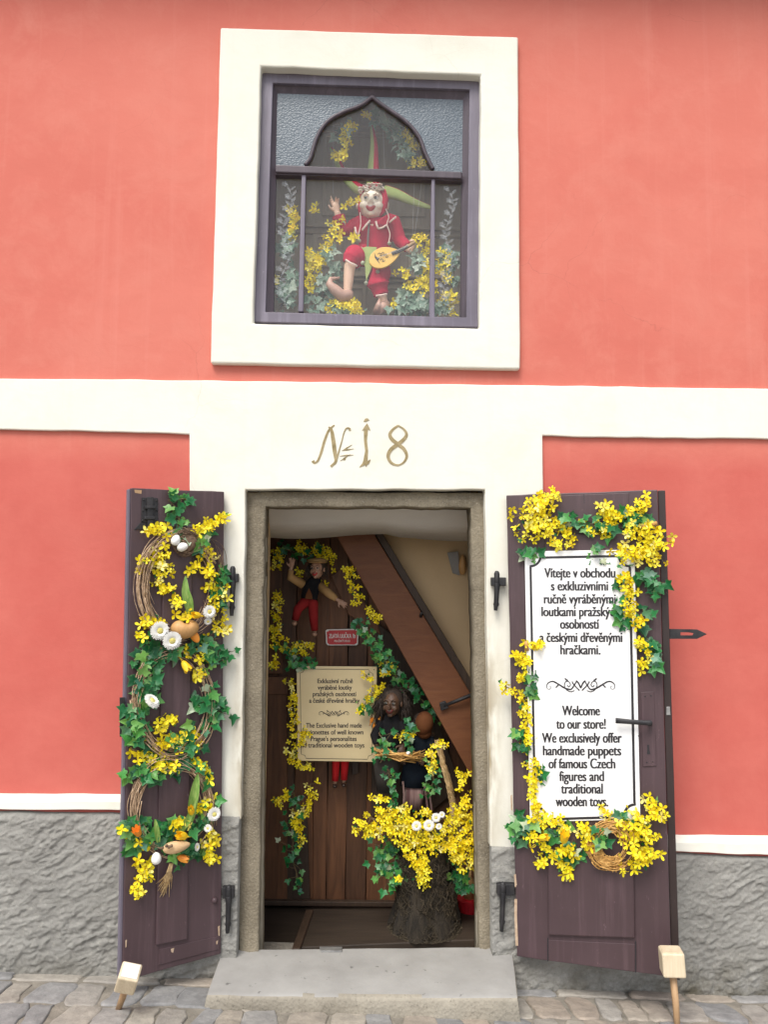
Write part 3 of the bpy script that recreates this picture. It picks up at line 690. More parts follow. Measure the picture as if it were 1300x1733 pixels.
slab(RP, 'top_rail', [(925, 840), (1064, 834), (1064, 881), (923, 886)], .003, 'door', rdoor, .003, .0015)
for P in ([(870, 1520), (874.5, 1520), (877, 1600), (872.5, 1600)], [(869, 1480), (872.5, 1478), (873.5, 1500), (870, 1502)], [(866, 1345), (868.5, 1343), (869, 1370), (866.5, 1370)]):
    slab(RP, 'bare_wood', P, .0008, 'raw_patch', rdoor, .0009, 0, .006)
for P in ([(926.6, 1586), (928.4, 1586), (928.4, 1626), (926.6, 1626)], [(1074.8, 1592), (1076.8, 1592), (1077, 1645), (1075, 1645)], [(988, 836), (989, 836), (989.5, 852), (988.5, 852)]): slab(RP, 'joint', P, .0007, 'ink', rdoor, .0038 if P[0][1] > 1000 else .0036, 0)
hp = slab(RP, 'lock_plate', [(1085, 1171), (1107, 1170), (1111, 1296), (1088, 1297)], .004, 'door', rdoor, .0045, .0015)
mb = MB(); a, b = RP.pt(1100, 1223, .035), RP.pt(1042, 1219, .05); mb.tube([RP.pt(1100, 1223, .004), RP.pt(1100, 1223, .03), a], .009, 10)
mb.tube([RP.pt(1103, 1223.5, .038), RP.pt(1092, 1223, .042), RP.pt(1065, 1221, .047), b], [.011, .009, .009, .0105], 10, flat=.55, flatdir=RP.n); mb.build('handle', 'iron', rdoor, smooth=True, bevel=.001)
slab(RP, 'keyhole', [(1095, 1260), (1099, 1260), (1099, 1266), (1101, 1276), (1095, 1276), (1096, 1266)], .0006, 'ink', hp, .0053, 0)
studs('screw', RP, [(1092, 1178), (1102, 1177), (1095, 1290), (1105, 1289)], .0025, .0045, 'iron', hp)
mb = MB(); mb.ring(wobn(pxs(RP, [(1124, 1064), (1180, 1065), (1197, 1073), (1180, 1081), (1125, 1081)], -.02), 2, 0), wobn(pxs(RP, [(1152, 1070), (1165, 1070), (1174, 1071.5), (1172, 1075), (1152, 1075)], -.02), 2, 0), -RP.n*.006); mb.build('hasp', 'iron', rdoor, bevel=.001)
slab(RP, 'strike_plate', [(1128, 1196), (1134, 1196), (1135, 1210), (1128, 1210)], .01, 'steel', rdoor, -.008, .001)
# hinges: strap round a pin whose spike is driven in the wall
def hinge(x, y0, y1, y2, door_x, dpl, lower=False):
    a = W(-.045)
    mb = MB(); mb.tube([a.pt(x, y0), a.pt(x, y0+4)], [.006, .011], 10)
    mb.tube([a.pt(x, y0+4), a.pt(x, y1)], .011 if not lower else .013, 12)
    mb.tube([a.pt(x, y1-3), a.pt(x, y1+10), a.pt(x-1, y1+(y2-y1)*.6), a.pt(x-2, y2)], [.017, .013, .012, .009], 8, flat=.8)
    mb.tube([a.pt(x-1, y1+(y2-y1)*.75), W(0).pt(x-1, y1+(y2-y1)*.75)], .012, 8)
    h = mb.build('hinge_pin', 'iron', house, smooth=True, bevel=.0015)
    mb = MB(); yc = (y0+y1)/2+ (8 if not lower else 6)
    s = 9 if not lower else 12
    e = 1 if x > door_x else -1
    mb.prism([a.pt(door_x, yc-s, .004), a.pt(x+9*e, yc-s, .004), a.pt(x+9*e, yc+s*.6, .004), a.pt(door_x, yc+s*.6, .004)], (0, .028, 0)); mb.build('hinge_strap', 'iron', h, bevel=.003)
hinge(394, 958, 985, 1042, 380, LP); hinge(387, 1497, 1518, 1578, 376, LP, True)
hinge(841, 966, 990, 1033, 857, RP); hinge(851, 1492, 1512, 1575, 872, RP, True)

# ================================================================= DOORSTEP
SZ = at(620, 1606, .03).z
step = thing('doorstep', 'broad worn grey stone step in front of the doorway', 'step', V((at(620, 1690).x, -.2, gz(0))))
A, B = at(378, 1606, .05), at(865, 1606, .05)
def top(px, py):
    d = ray(px, py); return CAM+d*((SZ-CAM.z)/d.z)
c0, c1 = top(350, 1682), top(877, 1687)
mb = MB(); n = 26; rows = []
for i in range(n+1):
    t = i/n; bk = V((A.x+(B.x-A.x)*t, .036+noise.noise(V((t*7, 0, 3)))*.004, SZ)); fr = c0.lerp(c1, t); w = noise.noise(V((t*9, 1, 0)))*.006+noise.noise(V((t*40, 1, 0)))*.003
    bt = V((fr.x+(t-.5)*.02, fr.y-.002, gz(fr.x, fr.y)-.01)); dz = -.004*math.sin(math.pi*t)
    fr = fr+V((0, w, dz+noise.noise(V((t*14, 4, 0)))*.002))
    rows.append([bk, bk.lerp(fr, .5)+V((0, 0, noise.noise(V((t*8, 9, 0)))*.002)), fr+V((0, .02, 0)), fr+V((0, .005, -.004)), fr+V((0, 0, -.014)), fr.lerp(bt, .5)+V((0, w, 0)), bt])
vs = [[mb.bm.verts.new(p) for p in r] for r in rows]
for i in range(n):
    for j in range(6): mb.f([vs[i][j], vs[i+1][j], vs[i+1][j+1], vs[i][j+1]])
for r in (vs[0], vs[-1]):
    b0 = mb.bm.verts.new((r[0].co.x, r[0].co.y, r[-1].co.z)); mb.f(r+[b0])

mb.bm.normal_update()
for f in mb.bm.faces:
    if f.calc_center_median().z < SZ-.0055 or abs(f.normal.z) < .1: f.material_index = 1
mb.build('step_slab', ['slab', 'slab_front'], step, smooth=True, bevel=.004)
mb = MB(); mb.prism([top(541, 1604), top(579, 1604), top(579, 1611), top(542, 1611)], (0, 0, .006)); q = mb.build('latch_plate', 'steel', step, bevel=.001)
# ================================================================= FLOWERS AND LEAVES
def tmpl_blossom(rg, wide=1.0):
    vs, fs, ms = [], [], []
    a0 = rg.uniform(0, 6.28)
    for k in range(4):
        a = a0+k*math.pi/2+rg.uniform(-.2, .2); L = rg.uniform(.88, 1.1); cup = rg.uniform(.0, .65); cur = rg.uniform(-.45, .3); tw = rg.uniform(-.25, .25)
        base = len(vs); d = V((math.cos(a), math.sin(a), 0)); s = V((-math.sin(a), math.cos(a), 0))
        for t, w in ((.06, .06), (.32, .19), (.58, .29), (.82, .25), (1.0, .09)):
            z = cup*t+cur*t*t
            for j, q in enumerate((-1, 0, 1)):
                vs.append(d*(t*L)+s*(w*q)+V((0, 0, z+(0 if q == 0 else .09*t)+tw*w*q)))
        for i in range(4):
            for j in range(2): fs.append((base+i*3+j, base+i*3+j+1, base+i*3+4+j, base+i*3+3+j)); ms.append(0)
    b = len(vs)
    for k in range(6): vs.append(V((.13*math.cos(k*1.047), .13*math.sin(k*1.047), .07)))
    vs.append(V((0, 0, .12)))
    for k in range(6): fs.append((b+k, b+(k+1) % 6, b+6)); ms.append(1)
    return vs, fs, ms
IVY = [(0, .02), (.16, -.14), (.36, -.17), (.50, -.02), (.50, .12), (.78, .30), (.58, .38), (.36, .44), (.27, .62), (.14, .86), (0, 1.08)]
def tmpl_ivy(rg):
    vs, fs, ms = [], [], []; fold = rg.uniform(.08, .45); droop = rg.uniform(-.35, .15); asy = rg.uniform(.85, 1.15)
    half = [(x*asy, y) for x, y in IVY]; out = half + [(-x/asy*1.0, y) for x, y in IVY[1:-1][::-1]]
    for x, y in out: vs.append(V((x*.95, y, abs(x)*fold+droop*y*y+.05*math.sin(5*x+3*y))))
    n = len(out); inn = []
    for x, y in out:
        q = (x*.72, .36+(y-.36)*.72); vs.append(V((q[0]*.95, q[1], abs(q[0])*fold+droop*q[1]**2+.05*math.sin(5*q[0]+3*q[1])-.01)))
    vs.append(V((0, .36, droop*.13)))
    for i in range(n): fs.append((i, (i+1) % n, n+(i+1) % n, n+i)); ms.append(0); 
    for i in range(n): fs.append((n+i, n+(i+1) % n, 2*n)); ms.append(0)
    return vs, fs, ms, n
rt = random.Random(11)
BT = [tmpl_blossom(rt) for _ in range(14)]
LT = [tmpl_ivy(rt) for _ in range(10)]
def rim_attr(me, n, count):
    a = me.attributes.new('rim', 'FLOAT', 'POINT')
    for i in range(len(me.vertices)): a.data[i].value = 1.0 if i % count < n else 0.0
BM, LM, LMD = [], [], []
for t in BT:
    mb = MB(); mb.add(t, Matrix.Identity(4)); me = mb.mesh('blossom', ['petal', 'petal_c']); BM.append(me)
for mt, L in (('ivy', LM), ('ivy_dim', LMD)):
    for t in LT:
        mb = MB(); mb.add(t, Matrix.Identity(4)); me = mb.mesh('leaf', [mt]); rim_attr(me, t[3], len(t[0])); L.append(me)
        for p in me.polygons: p.use_smooth = True
def orient(d, rg, up=None):
    """rotation taking +Z to d; +Y (a leaf's tip) towards `up` if given"""
    z = d.normalized()
    y = up if up is not None else V((rg.uniform(-1, 1), rg.uniform(-1, 1), rg.uniform(-1, 1)))
    x = y.cross(z); x = x.normalized() if x.length > 1e-4 else z.orthogonal().normalized(); y = z.cross(x)
    return Matrix((x, y, z)).transposed()
class Garland:
    CAP = 100
    def __init__(s, root, pl, seed=1, leafset=None, bs=.0175, ls=.026, lim=100, fy=1.0, fg=1.0):
        s.fy, s.fg = fy, fg
        s.root, s.pl, s.rg = root, pl, random.Random(seed); s.nb = s.nl = 0; s.xb = s.xl = None; s.leafset = leafset or LM; s.bs, s.ls, s.lim = bs, ls, lim
        s.dim = s.leafset is LMD
    def stroke(s, kind, pts, w, n, off=(.012, .05), size=1.0, ret=None, spread=.75):
        rg, pl = s.rg, s.pl; n = int(n*(s.fy if kind == 'Y' else s.fg)+.5); P = [V((x, y, 0)) for x, y in pts]
        seg = [(b-a).length for a, b in zip(P, P[1:])]; tot = sum(seg) or 1
        def loc(t):
            d = t*tot
            for a, b, l in zip(P, P[1:], seg):
                if d <= l or b is P[-1]: return a.lerp(b, min(1, d/l) if l else 0)
                d -= l
            return P[-1]
        if len(P) == 1: loc = lambda t: P[0]
        items = []
        for i in range(n):
            t = (i+rg.random())/n; c = loc(t); r = w*1.12*rg.random()**.6*(1.7 if rg.random() < .13 else 1); a = rg.uniform(0, 6.283)
            q = c+V((math.cos(a)*r, math.sin(a)*r, 0)); o = rg.uniform(*off)*(1.15-.5*(r/max(w, 1e-6)))
            items.append((pl.pt(q.x, q.y, o), pl.pt(c.x, c.y, off[0]*.6+.003), o))
        mb = MB()
        main = [pl.pt(loc(k/8).x+rg.uniform(-2, 2), loc(k/8).y+rg.uniform(-2, 2), off[0]*.6+.003+rg.uniform(0, .006)) for k in range(9)] if len(P) > 1 else [items[0][1], items[0][1]+V((0, 0, .02))]
        mb.tube(main, [.0022]*len(main), 5)
        for p, c, o in items:
            if (p-c).length > .004: mb.tube([c, c.lerp(p, .6)+V((0, 0, rg.uniform(-.006, .003))), p], [.0014, .001, .0008], 4)
        sp = mb.build('forsythia_sprig' if kind == 'Y' else 'ivy_sprig', 'stem', s.root)
        for p, c, o in items:
            if kind == 'Y':
                d = pl.n+V((rg.uniform(-1, 1), rg.uniform(-1, 1), rg.uniform(-.8, .9)))*spread; sc = s.bs*size*rg.uniform(.66, 1.2); k = rg.randrange(len(BM))
                mx = Matrix.LocRotScale(p, orient(d, rg), V((sc, sc, sc)))
                s.put('b', k, mx, sp)
                if rg.random() < .13:
                    p2 = p+V((rg.uniform(-.02, .02), 0, rg.uniform(-.025, .02)))-pl.n*.006; q = s.ls*.55*rg.uniform(.7, 1.1)
                    s.put('l', rg.randrange(len(LM)), Matrix.LocRotScale(p2, orient(pl.n+V((rg.uniform(-.6, .6),)*3), rg), V((q*.6, q, q))), sp)
            else:
                d = pl.n+V((rg.uniform(-1, 1), rg.uniform(-1, 1), rg.uniform(-.3, 1.1)))*.6; sc = s.ls*size*rg.uniform(.65, 1.25)
                upv = (p-c)*8+V((rg.uniform(-1, 1), 0, rg.uniform(-1.4, .5)))
                s.put('l', rg.randrange(len(LM)), Matrix.LocRotScale(p, orient(d, rg, upv), V((sc, sc, sc))), sp)
        return sp
    def put(s, kind, k, mx, sp):
        if kind == 'b' and s.nb < s.lim: s.nb += 1; o = bpy.data.objects.new('blossom', BM[k])
        elif kind == 'l' and s.nl < s.lim: s.nl += 1; o = bpy.data.objects.new('leaf', s.leafset[k])
        else:
            if kind == 'b':
                s.xb = s.xb or MB(); s.xb.rnd = s.rg.random(); s.xb.add(BT[k], mx)
            else:
                s.xl = s.xl or MB(); s.xl.rnd = s.rg.random(); s.xl.add(LT[k][:3], mx)
            return
        col.objects.link(o); o.parent = sp; o.matrix_basis = mx
    def done(s):
        if s.xb: o = s.xb.build('blossoms', ['petal', 'petal_c'], s.root); o['kind'] = 'stuff'
        if s.xl:
            n = len(LT[0][0]); me = s.xl.mesh('leaves', ['ivy_dim' if s.dim else 'ivy']); rim_attr(me, LT[0][3], n)
            o = link('leaves', me, s.root, smooth=True); o['kind'] = 'stuff'
def twig_ring(root, pl, c, rx, ry, n, seed, arcs=((0, 360),), m='twig', spread=13, off=.02, name='twig_ring', th=.0019):
    rg = random.Random(seed); mb = MB()
    for i in range(n):
        a0, a1 = rg.choice(arcs); A = rg.uniform(a0, a1); ext = rg.uniform(70, 190); k = 16; P = []
        r1, r2, ph = rg.uniform(-spread, spread), rg.uniform(-spread, spread), rg.uniform(0, 6)
        for j in range(k+1):
            t = j/k; a = R(A-ext/2+ext*t); w = r1*(1-t)+r2*t+3*math.sin(ph+t*7)
            x = c[0]+math.cos(a)*(rx+w); y = c[1]-math.sin(a)*(ry+w)
            P.append(pl.pt(x, y, off+.012*math.sin(ph*2+t*5)))
        mb.tube(P, [th*rg.uniform(.6, 1.2)*(1-.5*j/k) for j in range(k+1)], 5)
    return mb.build(name, m, root, smooth=True)
def daisy(root, pl, x, y, r, off=.05, tilt=(0, 0), name='daisy', flat=1):
    rg = random.Random(int(x*7+y)); c = pl.pt(x, y, off); d = (pl.n+pl.u*tilt[0]+pl.v*tilt[1]).normalized(); rot = orient(d, rg, pl.v)
    rr = r*.00215; mb = MB()
    for row, (n, r0, r1, z0, z1) in enumerate(((30, .35, 1.0, .05, .12), (28, .33, .93, .12, .24), (24, .32, .80, .2, .38), (20, .30, .62, .26, .48))):
        for k in range(n):
            a = 2*math.pi*(k+rg.uniform(-.2, .2)+row*.5)/n; w = .085; R1 = r1*rg.uniform(.95, 1.05)
            P = []
            for t, q in ((0, .5), (.55, 1), (.9, .85), (1, .3)):
                rad = r0+(R1-r0)*t; z = z0+(z1-z0)*t*(1.1-.5*t)
                for s in (-1, 1): P.append(c+rot @ V((math.cos(a)*rad-math.sin(a)*w*q*s, math.sin(a)*rad+math.cos(a)*w*q*s, z))*rr)
            vs = [mb.bm.verts.new(p) for p in P]
            for i in range(3): mb.f([vs[2*i], vs[2*i+1], vs[2*i+3], vs[2*i+2]])
    mb.tube([c+rot @ V((0, 0, -.1*rr)), c-pl.n*.03], [.002, .0015], 5)
    o = mb.build(name, 'daisy', root)
    mb = MB(); mb.ell(c+rot @ V((0, 0, .22*rr)), (rr*.36, rr*.36, rr*.16), rot, 16, 8); mb.build('flower_heart', 'daisy_c', o, smooth=True)
    return o
def tulip(root, pl, x, y, r, ang, off=.05, m='tulip', openness=.25):
    """cup of six petals; ang = direction of the mouth in the picture plane, degrees from right, counter-clockwise"""
    c = pl.pt(x, y, off); a = R(ang); ax = (pl.u*math.cos(a)+pl.v*math.sin(a)+pl.n*.45).normalized(); rg = random.Random(int(x+y)); rot = orient(ax, rg, pl.n); rr = r*.00215; mb = MB()
    for k in range(6):
        th = k*math.pi/3; lift = .92 if k % 2 else 1.0
        rows = []
        for t, rad, w in ((0, .08, .12), (.2, .42, .36), (.45, .55, .46), (.7, .50+openness*.2, .38), (.9, .42+openness*.5, .2), (1.0, .36+openness*.6, .03)):
            rows.append([mb.bm.verts.new(c+rot @ V((math.cos(th+q*w*1.5)*rad*lift, math.sin(th+q*w*1.5)*rad*lift, t*1.9-.9))*rr) for q in (-1, 0, 1)])
        for i in range(5):
            for j in range(2): mb.f([rows[i][j], rows[i][j+1], rows[i+1][j+1], rows[i+1][j]])
    mb.tube([c-ax*rr*.9, c-ax*rr*2.2-pl.n*.02], [.003, .002], 6)
    return mb.build('tulip', m, root, smooth=True)
def blade(root, pl, pts, wid, off=.035, m='blade'):
    P = crv([pl.pt(x, y, off+.01*math.sin(i)) for i, (x, y) in enumerate(pts)], 5); n = len(P); mb = MB(); rows = []
    for i, p in enumerate(P):
        t = i/(n-1); w = wid*.00215*(math.sin(math.pi*min(1, .12+t*.9))**.7)*.5; tg = (P[min(i+1, n-1)]-P[max(i-1, 0)]).normalized(); s = pl.n.cross(tg).normalized()
        rows.append([mb.bm.verts.new(p-s*w+pl.n*.5*w), mb.bm.verts.new(p), mb.bm.verts.new(p+s*w+pl.n*.5*w)])
    for a, b in zip(rows, rows[1:]):
        for j in range(2): mb.f([a[j], a[j+1], b[j+1], b[j]])
    return mb.build('tulip_leaf', m, root, smooth=True)
def egg(root, pl, x, y, r, ang, off):
    c = pl.pt(x, y, off); a = R(ang); ax = (pl.u*math.cos(a)+pl.v*math.sin(a)+pl.n*.15).normalized(); rot = orient(ax, random.Random(1), pl.n); rr = r*.00215; mb = MB()
    mb.ell(c, (rr*.8, rr*.8, rr), rot, 18, 12, lambda p: V((p.x*(1-.13*p.z), p.y*(1-.13*p.z), p.z))); return mb.build('egg', 'egg', root, smooth=True)
# ---------------------------------------------------------------- the three wreaths on the left leaf
def base(pl, x, y): return pl.pt(x, y, .01)
w1 = thing('wreath', 'topmost wicker wreath on the left door leaf, with a nest of two white eggs', 'wreath', base(LP, 300, 1080), 'wicker wreaths down the left door leaf')
twig_ring(w1, LP, (302, 990), 62, 84, 46, 3, ((130, 235), (150, 250), (60, 130), (250, 300)))
twig_ring(w1, LP, (358, 975), 20, 60, 10, 4, ((-60, 60),), 'twig_dark', 8)
g = Garland(w1, LP, 5, bs=.0185, ls=.034, fy=1.65, fg=1.5)
g.stroke('Y', [(240, 903), (262, 893), (285, 910)], 9, 9); g.stroke('Y', [(236, 955), (262, 945), (288, 925)], 13, 14)
g.stroke('Y', [(262, 982), (280, 958), (272, 1000)], 12, 13); g.stroke('Y', [(275, 1000), (295, 992)], 4, 4); g.stroke('Y', [(328, 905), (350, 890), (378, 880)], 12, 16)
g.stroke('Y', [(345, 928), (350, 960), (365, 985), (372, 1010)], 15, 24); g.stroke('Y', [(315, 968), (335, 955)], 5, 5)
g.stroke('Y', [(298, 1008), (305, 1030), (322, 1046)], 9, 9, (.03, .07)); g.stroke('Y', [(238, 1046), (258, 1053), (278, 1050)], 8, 8)
g.stroke('Y', [(352, 1012), (370, 1040), (365, 1068), (390, 1070)], 11, 15); g.stroke('Y', [(232, 1075), (246, 1082)], 4, 3)
g.stroke('G', [(320, 905), (340, 912), (350, 925)], 12, 10); g.stroke('G', [(370, 955), (378, 985), (365, 1000), (378, 1030)], 8, 11)
g.stroke('G', [(298, 906), (304, 880), (300, 862), (285, 848), (305, 842), (322, 852)], 10, 14, (.01, .03), .9); g.stroke('G', [(245, 1072), (265, 1095), (300, 1100), (330, 1092), (370, 1080)], 11, 20)
g.done()
twig_ring(w1, LP, (315, 917), 19, 20, 44, 6, ((0, 360),), 'twig_dark', 4, .03, 'bird_nest', .0016)
nest = w1.children[-1]
mb = MB(); mb.ell(LP.pt(315, 917, .016), (.042, .02, .042), None, 14, 8); mb.build('nest_cup', 'twig_dark', nest, smooth=True)
egg(nest, LP, 297.5, 914, 9.5, 110, .062); egg(nest, LP, 309, 925.5, 9.5, 165, .066)
daisy(w1, LP, 270, 1067, 16, .055); daisy(w1, LP, 291, 1083.5, 16, .07, (.1, -.1)); daisy(w1, LP, 354, 1035, 11.5, .06); daisy(w1, LP, 352, 1051, 7, .05, (.2, -.5))
tulip(w1, LP, 333, 1041, 11, 10, .07); tulip(w1, LP, 314, 1126, 12, 240, .05, openness=.6)
blade(w1, LP, [(322, 1040), (318, 1020), (313, 1000), (314, 974)], 17, .045)
# carved two-lobed pod
mb = MB(); c = LP.pt(313, 1064, .055)
mb.ell(c, (.052, .034, .036), Matrix(((LP.u.x, LP.n.x, 0), (LP.u.y, LP.n.y, 0), (0, 0, 1))), 22, 14, lambda p: V((p.x*(1+.12*p.z), p.y, p.z-.45*math.exp(-(p.x/.25)**2)*max(0, p.z))))
mb.build('carved_pod', 'clay', w1, smooth=True)
mb = MB(); mb.ell(LP.pt(329, 1076, .05), (.016, .008, .028), Matrix.Rotation(R(-35), 3, 'Y'), 10, 8); mb.build('pod_scale', 'tulip_o', w1, smooth=True)
w2 = thing('wreath', 'middle wicker wreath on the left door leaf, mostly ivy with one tilted daisy', 'wreath', base(LP, 292, 1290), 'wicker wreaths down the left door leaf')
twig_ring(w2, LP, (294, 1190), 62, 88, 46, 13, ((20, 60), (190, 260), (300, 350), (150, 200)))
g = Garland(w2, LP, 6, bs=.0185, ls=.034, fy=1.65, fg=1.5)
g.stroke('G', [(240, 1098), (270, 1108), (300, 1104)], 12, 14); g.stroke('G', [(345, 1100), (360, 1112), (352, 1128)], 10, 10); g.stroke('G', [(372, 1190), (362, 1215), (350, 1232)], 8, 10); g.stroke('G', [(245, 1100), (255, 1125), (235, 1150), (247, 1175)], 15, 30); g.stroke('G', [(262, 1150), (255, 1175), (230, 1205), (222, 1235)], 12, 24); g.stroke('G', [(238, 1215), (232, 1245), (240, 1262)], 9, 12)
g.stroke('G', [(355, 1100), (378, 1112), (384, 1100)], 10, 10); g.stroke('G', [(352, 1168), (342, 1195), (365, 1180), (370, 1205)], 13, 24); g.stroke('G', [(328, 1230), (312, 1250), (300, 1262), (335, 1265)], 12, 16)
g.stroke('Y', [(308, 1102), (335, 1104), (343, 1120)], 8, 8, (.03, .06)); g.stroke('Y', [(338, 1128), (333, 1148), (345, 1140)], 6, 6)
g.stroke('Y', [(268, 1228), (285, 1222), (300, 1212)], 8, 9); g.stroke('Y', [(258, 1260), (275, 1255), (300, 1262), (330, 1248)], 16, 26); g.stroke('Y', [(250, 1285), (275, 1300), (298, 1295)], 10, 14); g.stroke('G', [(250, 1280), (290, 1290), (310, 1290)], 12, 12, (.008, .03))
g.done()
daisy(w2, LP, 256, 1187, 15, .06, (-.7, 1.1))
w3 = thing('wreath', 'lowest wicker wreath on the left door leaf, with a wooden bird and raffia tail', 'wreath', base(LP, 290, 1470), 'wicker wreaths down the left door leaf')
twig_ring(w3, LP, (291, 1368), 66, 76, 46, 23, ((160, 215), (10, 60), (150, 200)))
g = Garland(w3, LP, 7, bs=.0185, ls=.034, fy=1.65, fg=1.5)
g.stroke('G', [(240, 1300), (270, 1308), (280, 1318)], 8, 9); g.stroke('G', [(325, 1290), (340, 1300), (352, 1325)], 9, 10); g.stroke('G', [(213, 1312), (235, 1308), (262, 1318)], 9, 12); g.stroke('Y', [(222, 1268), (238, 1270), (232, 1300)], 6, 5); g.stroke('Y', [(332, 1285), (346, 1305), (352, 1318)], 7, 9)
g.stroke('G', [(210, 1405), (235, 1395), (230, 1425), (262, 1412)], 14, 24); g.stroke('G', [(262, 1412), (290, 1400), (285, 1425), (300, 1450), (322, 1440)], 15, 24); g.stroke('G', [(325, 1405), (345, 1385), (360, 1358)], 11, 16); g.stroke('G', [(322, 1442), (340, 1432)], 9, 6)
g.stroke('Y', [(203, 1402), (212, 1415)], 4, 3); g.stroke('Y', [(292, 1398), (308, 1390), (322, 1398)], 8, 9, (.03, .06)); g.stroke('Y', [(335, 1372), (350, 1362), (358, 1350)], 8, 8); g.stroke('Y', [(352, 1410), (360, 1425), (348, 1440)], 7, 9); g.stroke('Y', [(348, 1450), (362, 1455)], 5, 6)
g.stroke('Y', [(237, 1455), (250, 1470), (240, 1490)], 9, 12); g.stroke('Y', [(222, 1503), (238, 1508), (236, 1518)], 4, 6); g.stroke('Y', [(232, 1425), (245, 1430)], 6, 4)
g.done()
tulip(w3, LP, 233, 1408, 11, 60, .06, 'tulip_o', .6); tulip(w3, LP, 309, 1414, 13, 25, .07); tulip(w3, LP, 324, 1372, 10, 70, .06); tulip(w3, LP, 309, 1452, 11, 200, .055, 'tulip_o')
blade(w3, LP, [(322, 1390), (325, 1360), (330, 1330), (335, 1308)], 17, .03); blade(w3, LP, [(302, 1408), (318, 1385), (332, 1350)], 12, .04); blade(w3, LP, [(268, 1425), (265, 1405), (262, 1385)], 9, .05)
daisy(w3, LP, 362, 1377, 12, .06); daisy(w3, LP, 352, 1401, 7, .05, (.6, 0)); daisy(w3, LP, 333, 1433, 7, .05, (-.8, .2)); egg(w3, LP, 264.5, 1452, 10, 85, .065)
mb = MB(); rot = Matrix(((LP.u.x, LP.n.x, 0), (LP.u.y, LP.n.y, 0), (0, 0, 1)))
mb.ell(LP.pt(299, 1433, .075), (.050, .020, .021), rot, 22, 14, lambda p: V((p.x, p.y*(1-.35*abs(p.x)), p.z*(1+.25*p.x)+.10*p.x*p.x))); bird = mb.build('carved_bird', 'bird', w3, smooth=True)
mb = MB(); a = LP.pt(279, 1434, .075); mb.tube([a, LP.pt(268, 1434, .078)], [.005, .001], 6); mb.build('beak', 'twig_dark', bird)
mb = MB()
for i in range(3): mb.ell(LP.pt(282+i*4, 1431+((i % 2)*2), .096), (.006, .004, .006), rot, 8, 6)
mb.build('painted_wing', 'twig_dark', bird, smooth=True)
rg = random.Random(9); mb = MB()
for i in range(34):
    x = 286+rg.uniform(-4, 4); x2 = x+rg.uniform(-20, 4); y2 = rg.uniform(1490, 1518)
    mb.tube([LP.pt(290+rg.uniform(-3, 3), 1460, .03), LP.pt(x, 1475, .032+rg.uniform(0, .01)), LP.pt((x+x2)/2+2, (1475+y2)/2, .03), LP.pt(x2, y2, .012)], [.0016, .0015, .0013, .0006], 4)
mb.build('raffia_tail', 'raffia', w3)
# ---------------------------------------------------------------- garlands round the sign on the right leaf
t1 = thing('garland', 'thick forsythia and ivy garland draped over the top corners of the white welcome sign', 'garland', base(RP, 1000, 940), 'garlands around the white welcome sign')
g = Garland(t1, RP, 21, bs=.0178, ls=.034, fy=1.4, fg=1.3)
g.stroke('Y', [(880, 872), (905, 860), (930, 848), (924, 832)], 19, 40, (.02, .08)); g.stroke('Y', [(888, 905), (918, 888), (945, 897)], 17, 30, (.02, .08))
g.stroke('Y', [(1060, 902), (1090, 893), (1104, 912), (1115, 943)], 18, 44, (.02, .09)); g.stroke('G', [(882, 940), (900, 935), (912, 940)], 7, 7); g.stroke('G', [(950, 880), (1000, 888), (1040, 888)], 12, 20)
g.stroke('Y', [(950, 895), (970, 912), (938, 925)], 11, 14); g.stroke('Y', [(998, 892), (1030, 903)], 10, 10); g.stroke('Y', [(1015, 858), (1036, 866), (1040, 892)], 11, 20)
g.stroke('Y', [(1060, 872), (1085, 858), (1095, 842)], 9, 14); g.stroke('Y', [(1045, 942), (1078, 932), (1100, 950)], 15, 24, (.02, .08)); g.stroke('G', [(1050, 878), (1070, 872), (1088, 882)], 11, 14)
g.stroke('G', [(1080, 965), (1098, 978), (1115, 985), (1100, 1005)], 12, 18); g.stroke('Y', [(1058, 970), (1062, 1010), (1070, 1040), (1085, 1055)], 11, 32, (.03, .07)); g.stroke('G', [(1046, 975), (1052, 1050), (1075, 1060), (1105, 1040)], 11, 20, (.012, .04))
g.stroke('Y', [(1086, 1085), (1098, 1105), (1090, 1130)], 9, 14); g.stroke('G', [(1092, 1080), (1112, 1100), (1100, 1138)], 8, 11); g.stroke('G', [(1010, 925), (1000, 945), (1040, 945)], 6, 6)
g.done()
mb = MB(); mb.tube([RP.pt(1085, 892, .03), RP.pt(1100, 888, .035), RP.pt(1112, 885, .03)], [.008, .009, .007], 8); mb.build('straw_stub', 'straw', t1, smooth=True)
t2 = thing('garland', 'thin forsythia strand climbing the left edge of the white welcome sign', 'garland', base(RP, 895, 1370), 'garlands around the white welcome sign')
g = Garland(t2, RP, 22, bs=.0175, ls=.032, fy=1.25, fg=1.3)
g.stroke('Y', [(866, 1108), (888, 1116)], 5, 7); g.stroke('Y', [(892, 1092), (905, 1090), (922, 1088)], 7, 12); g.stroke('Y', [(892, 1108), (888, 1130), (882, 1150)], 9, 14); g.stroke('Y', [(850, 1158), (866, 1168), (884, 1178)], 6, 8)
g.stroke('Y', [(890, 1180), (888, 1205), (893, 1230), (898, 1270)], 9, 26); g.stroke('Y', [(897, 1280), (905, 1310), (902, 1340), (908, 1375)], 9, 30); g.stroke('G', [(893, 1132), (898, 1165), (890, 1175)], 9, 10); g.stroke('G', [(878, 1235), (880, 1260), (895, 1268)], 7, 9); g.stroke('G', [(915, 1300), (916, 1320)], 4, 4)
g.done()
mb = MB(); mb.tube([RP.pt(892, 1100, .02), RP.pt(890, 1085, .03)], [.009, .006], 8); mb.build('straw_stub', 'straw', t2, smooth=True)
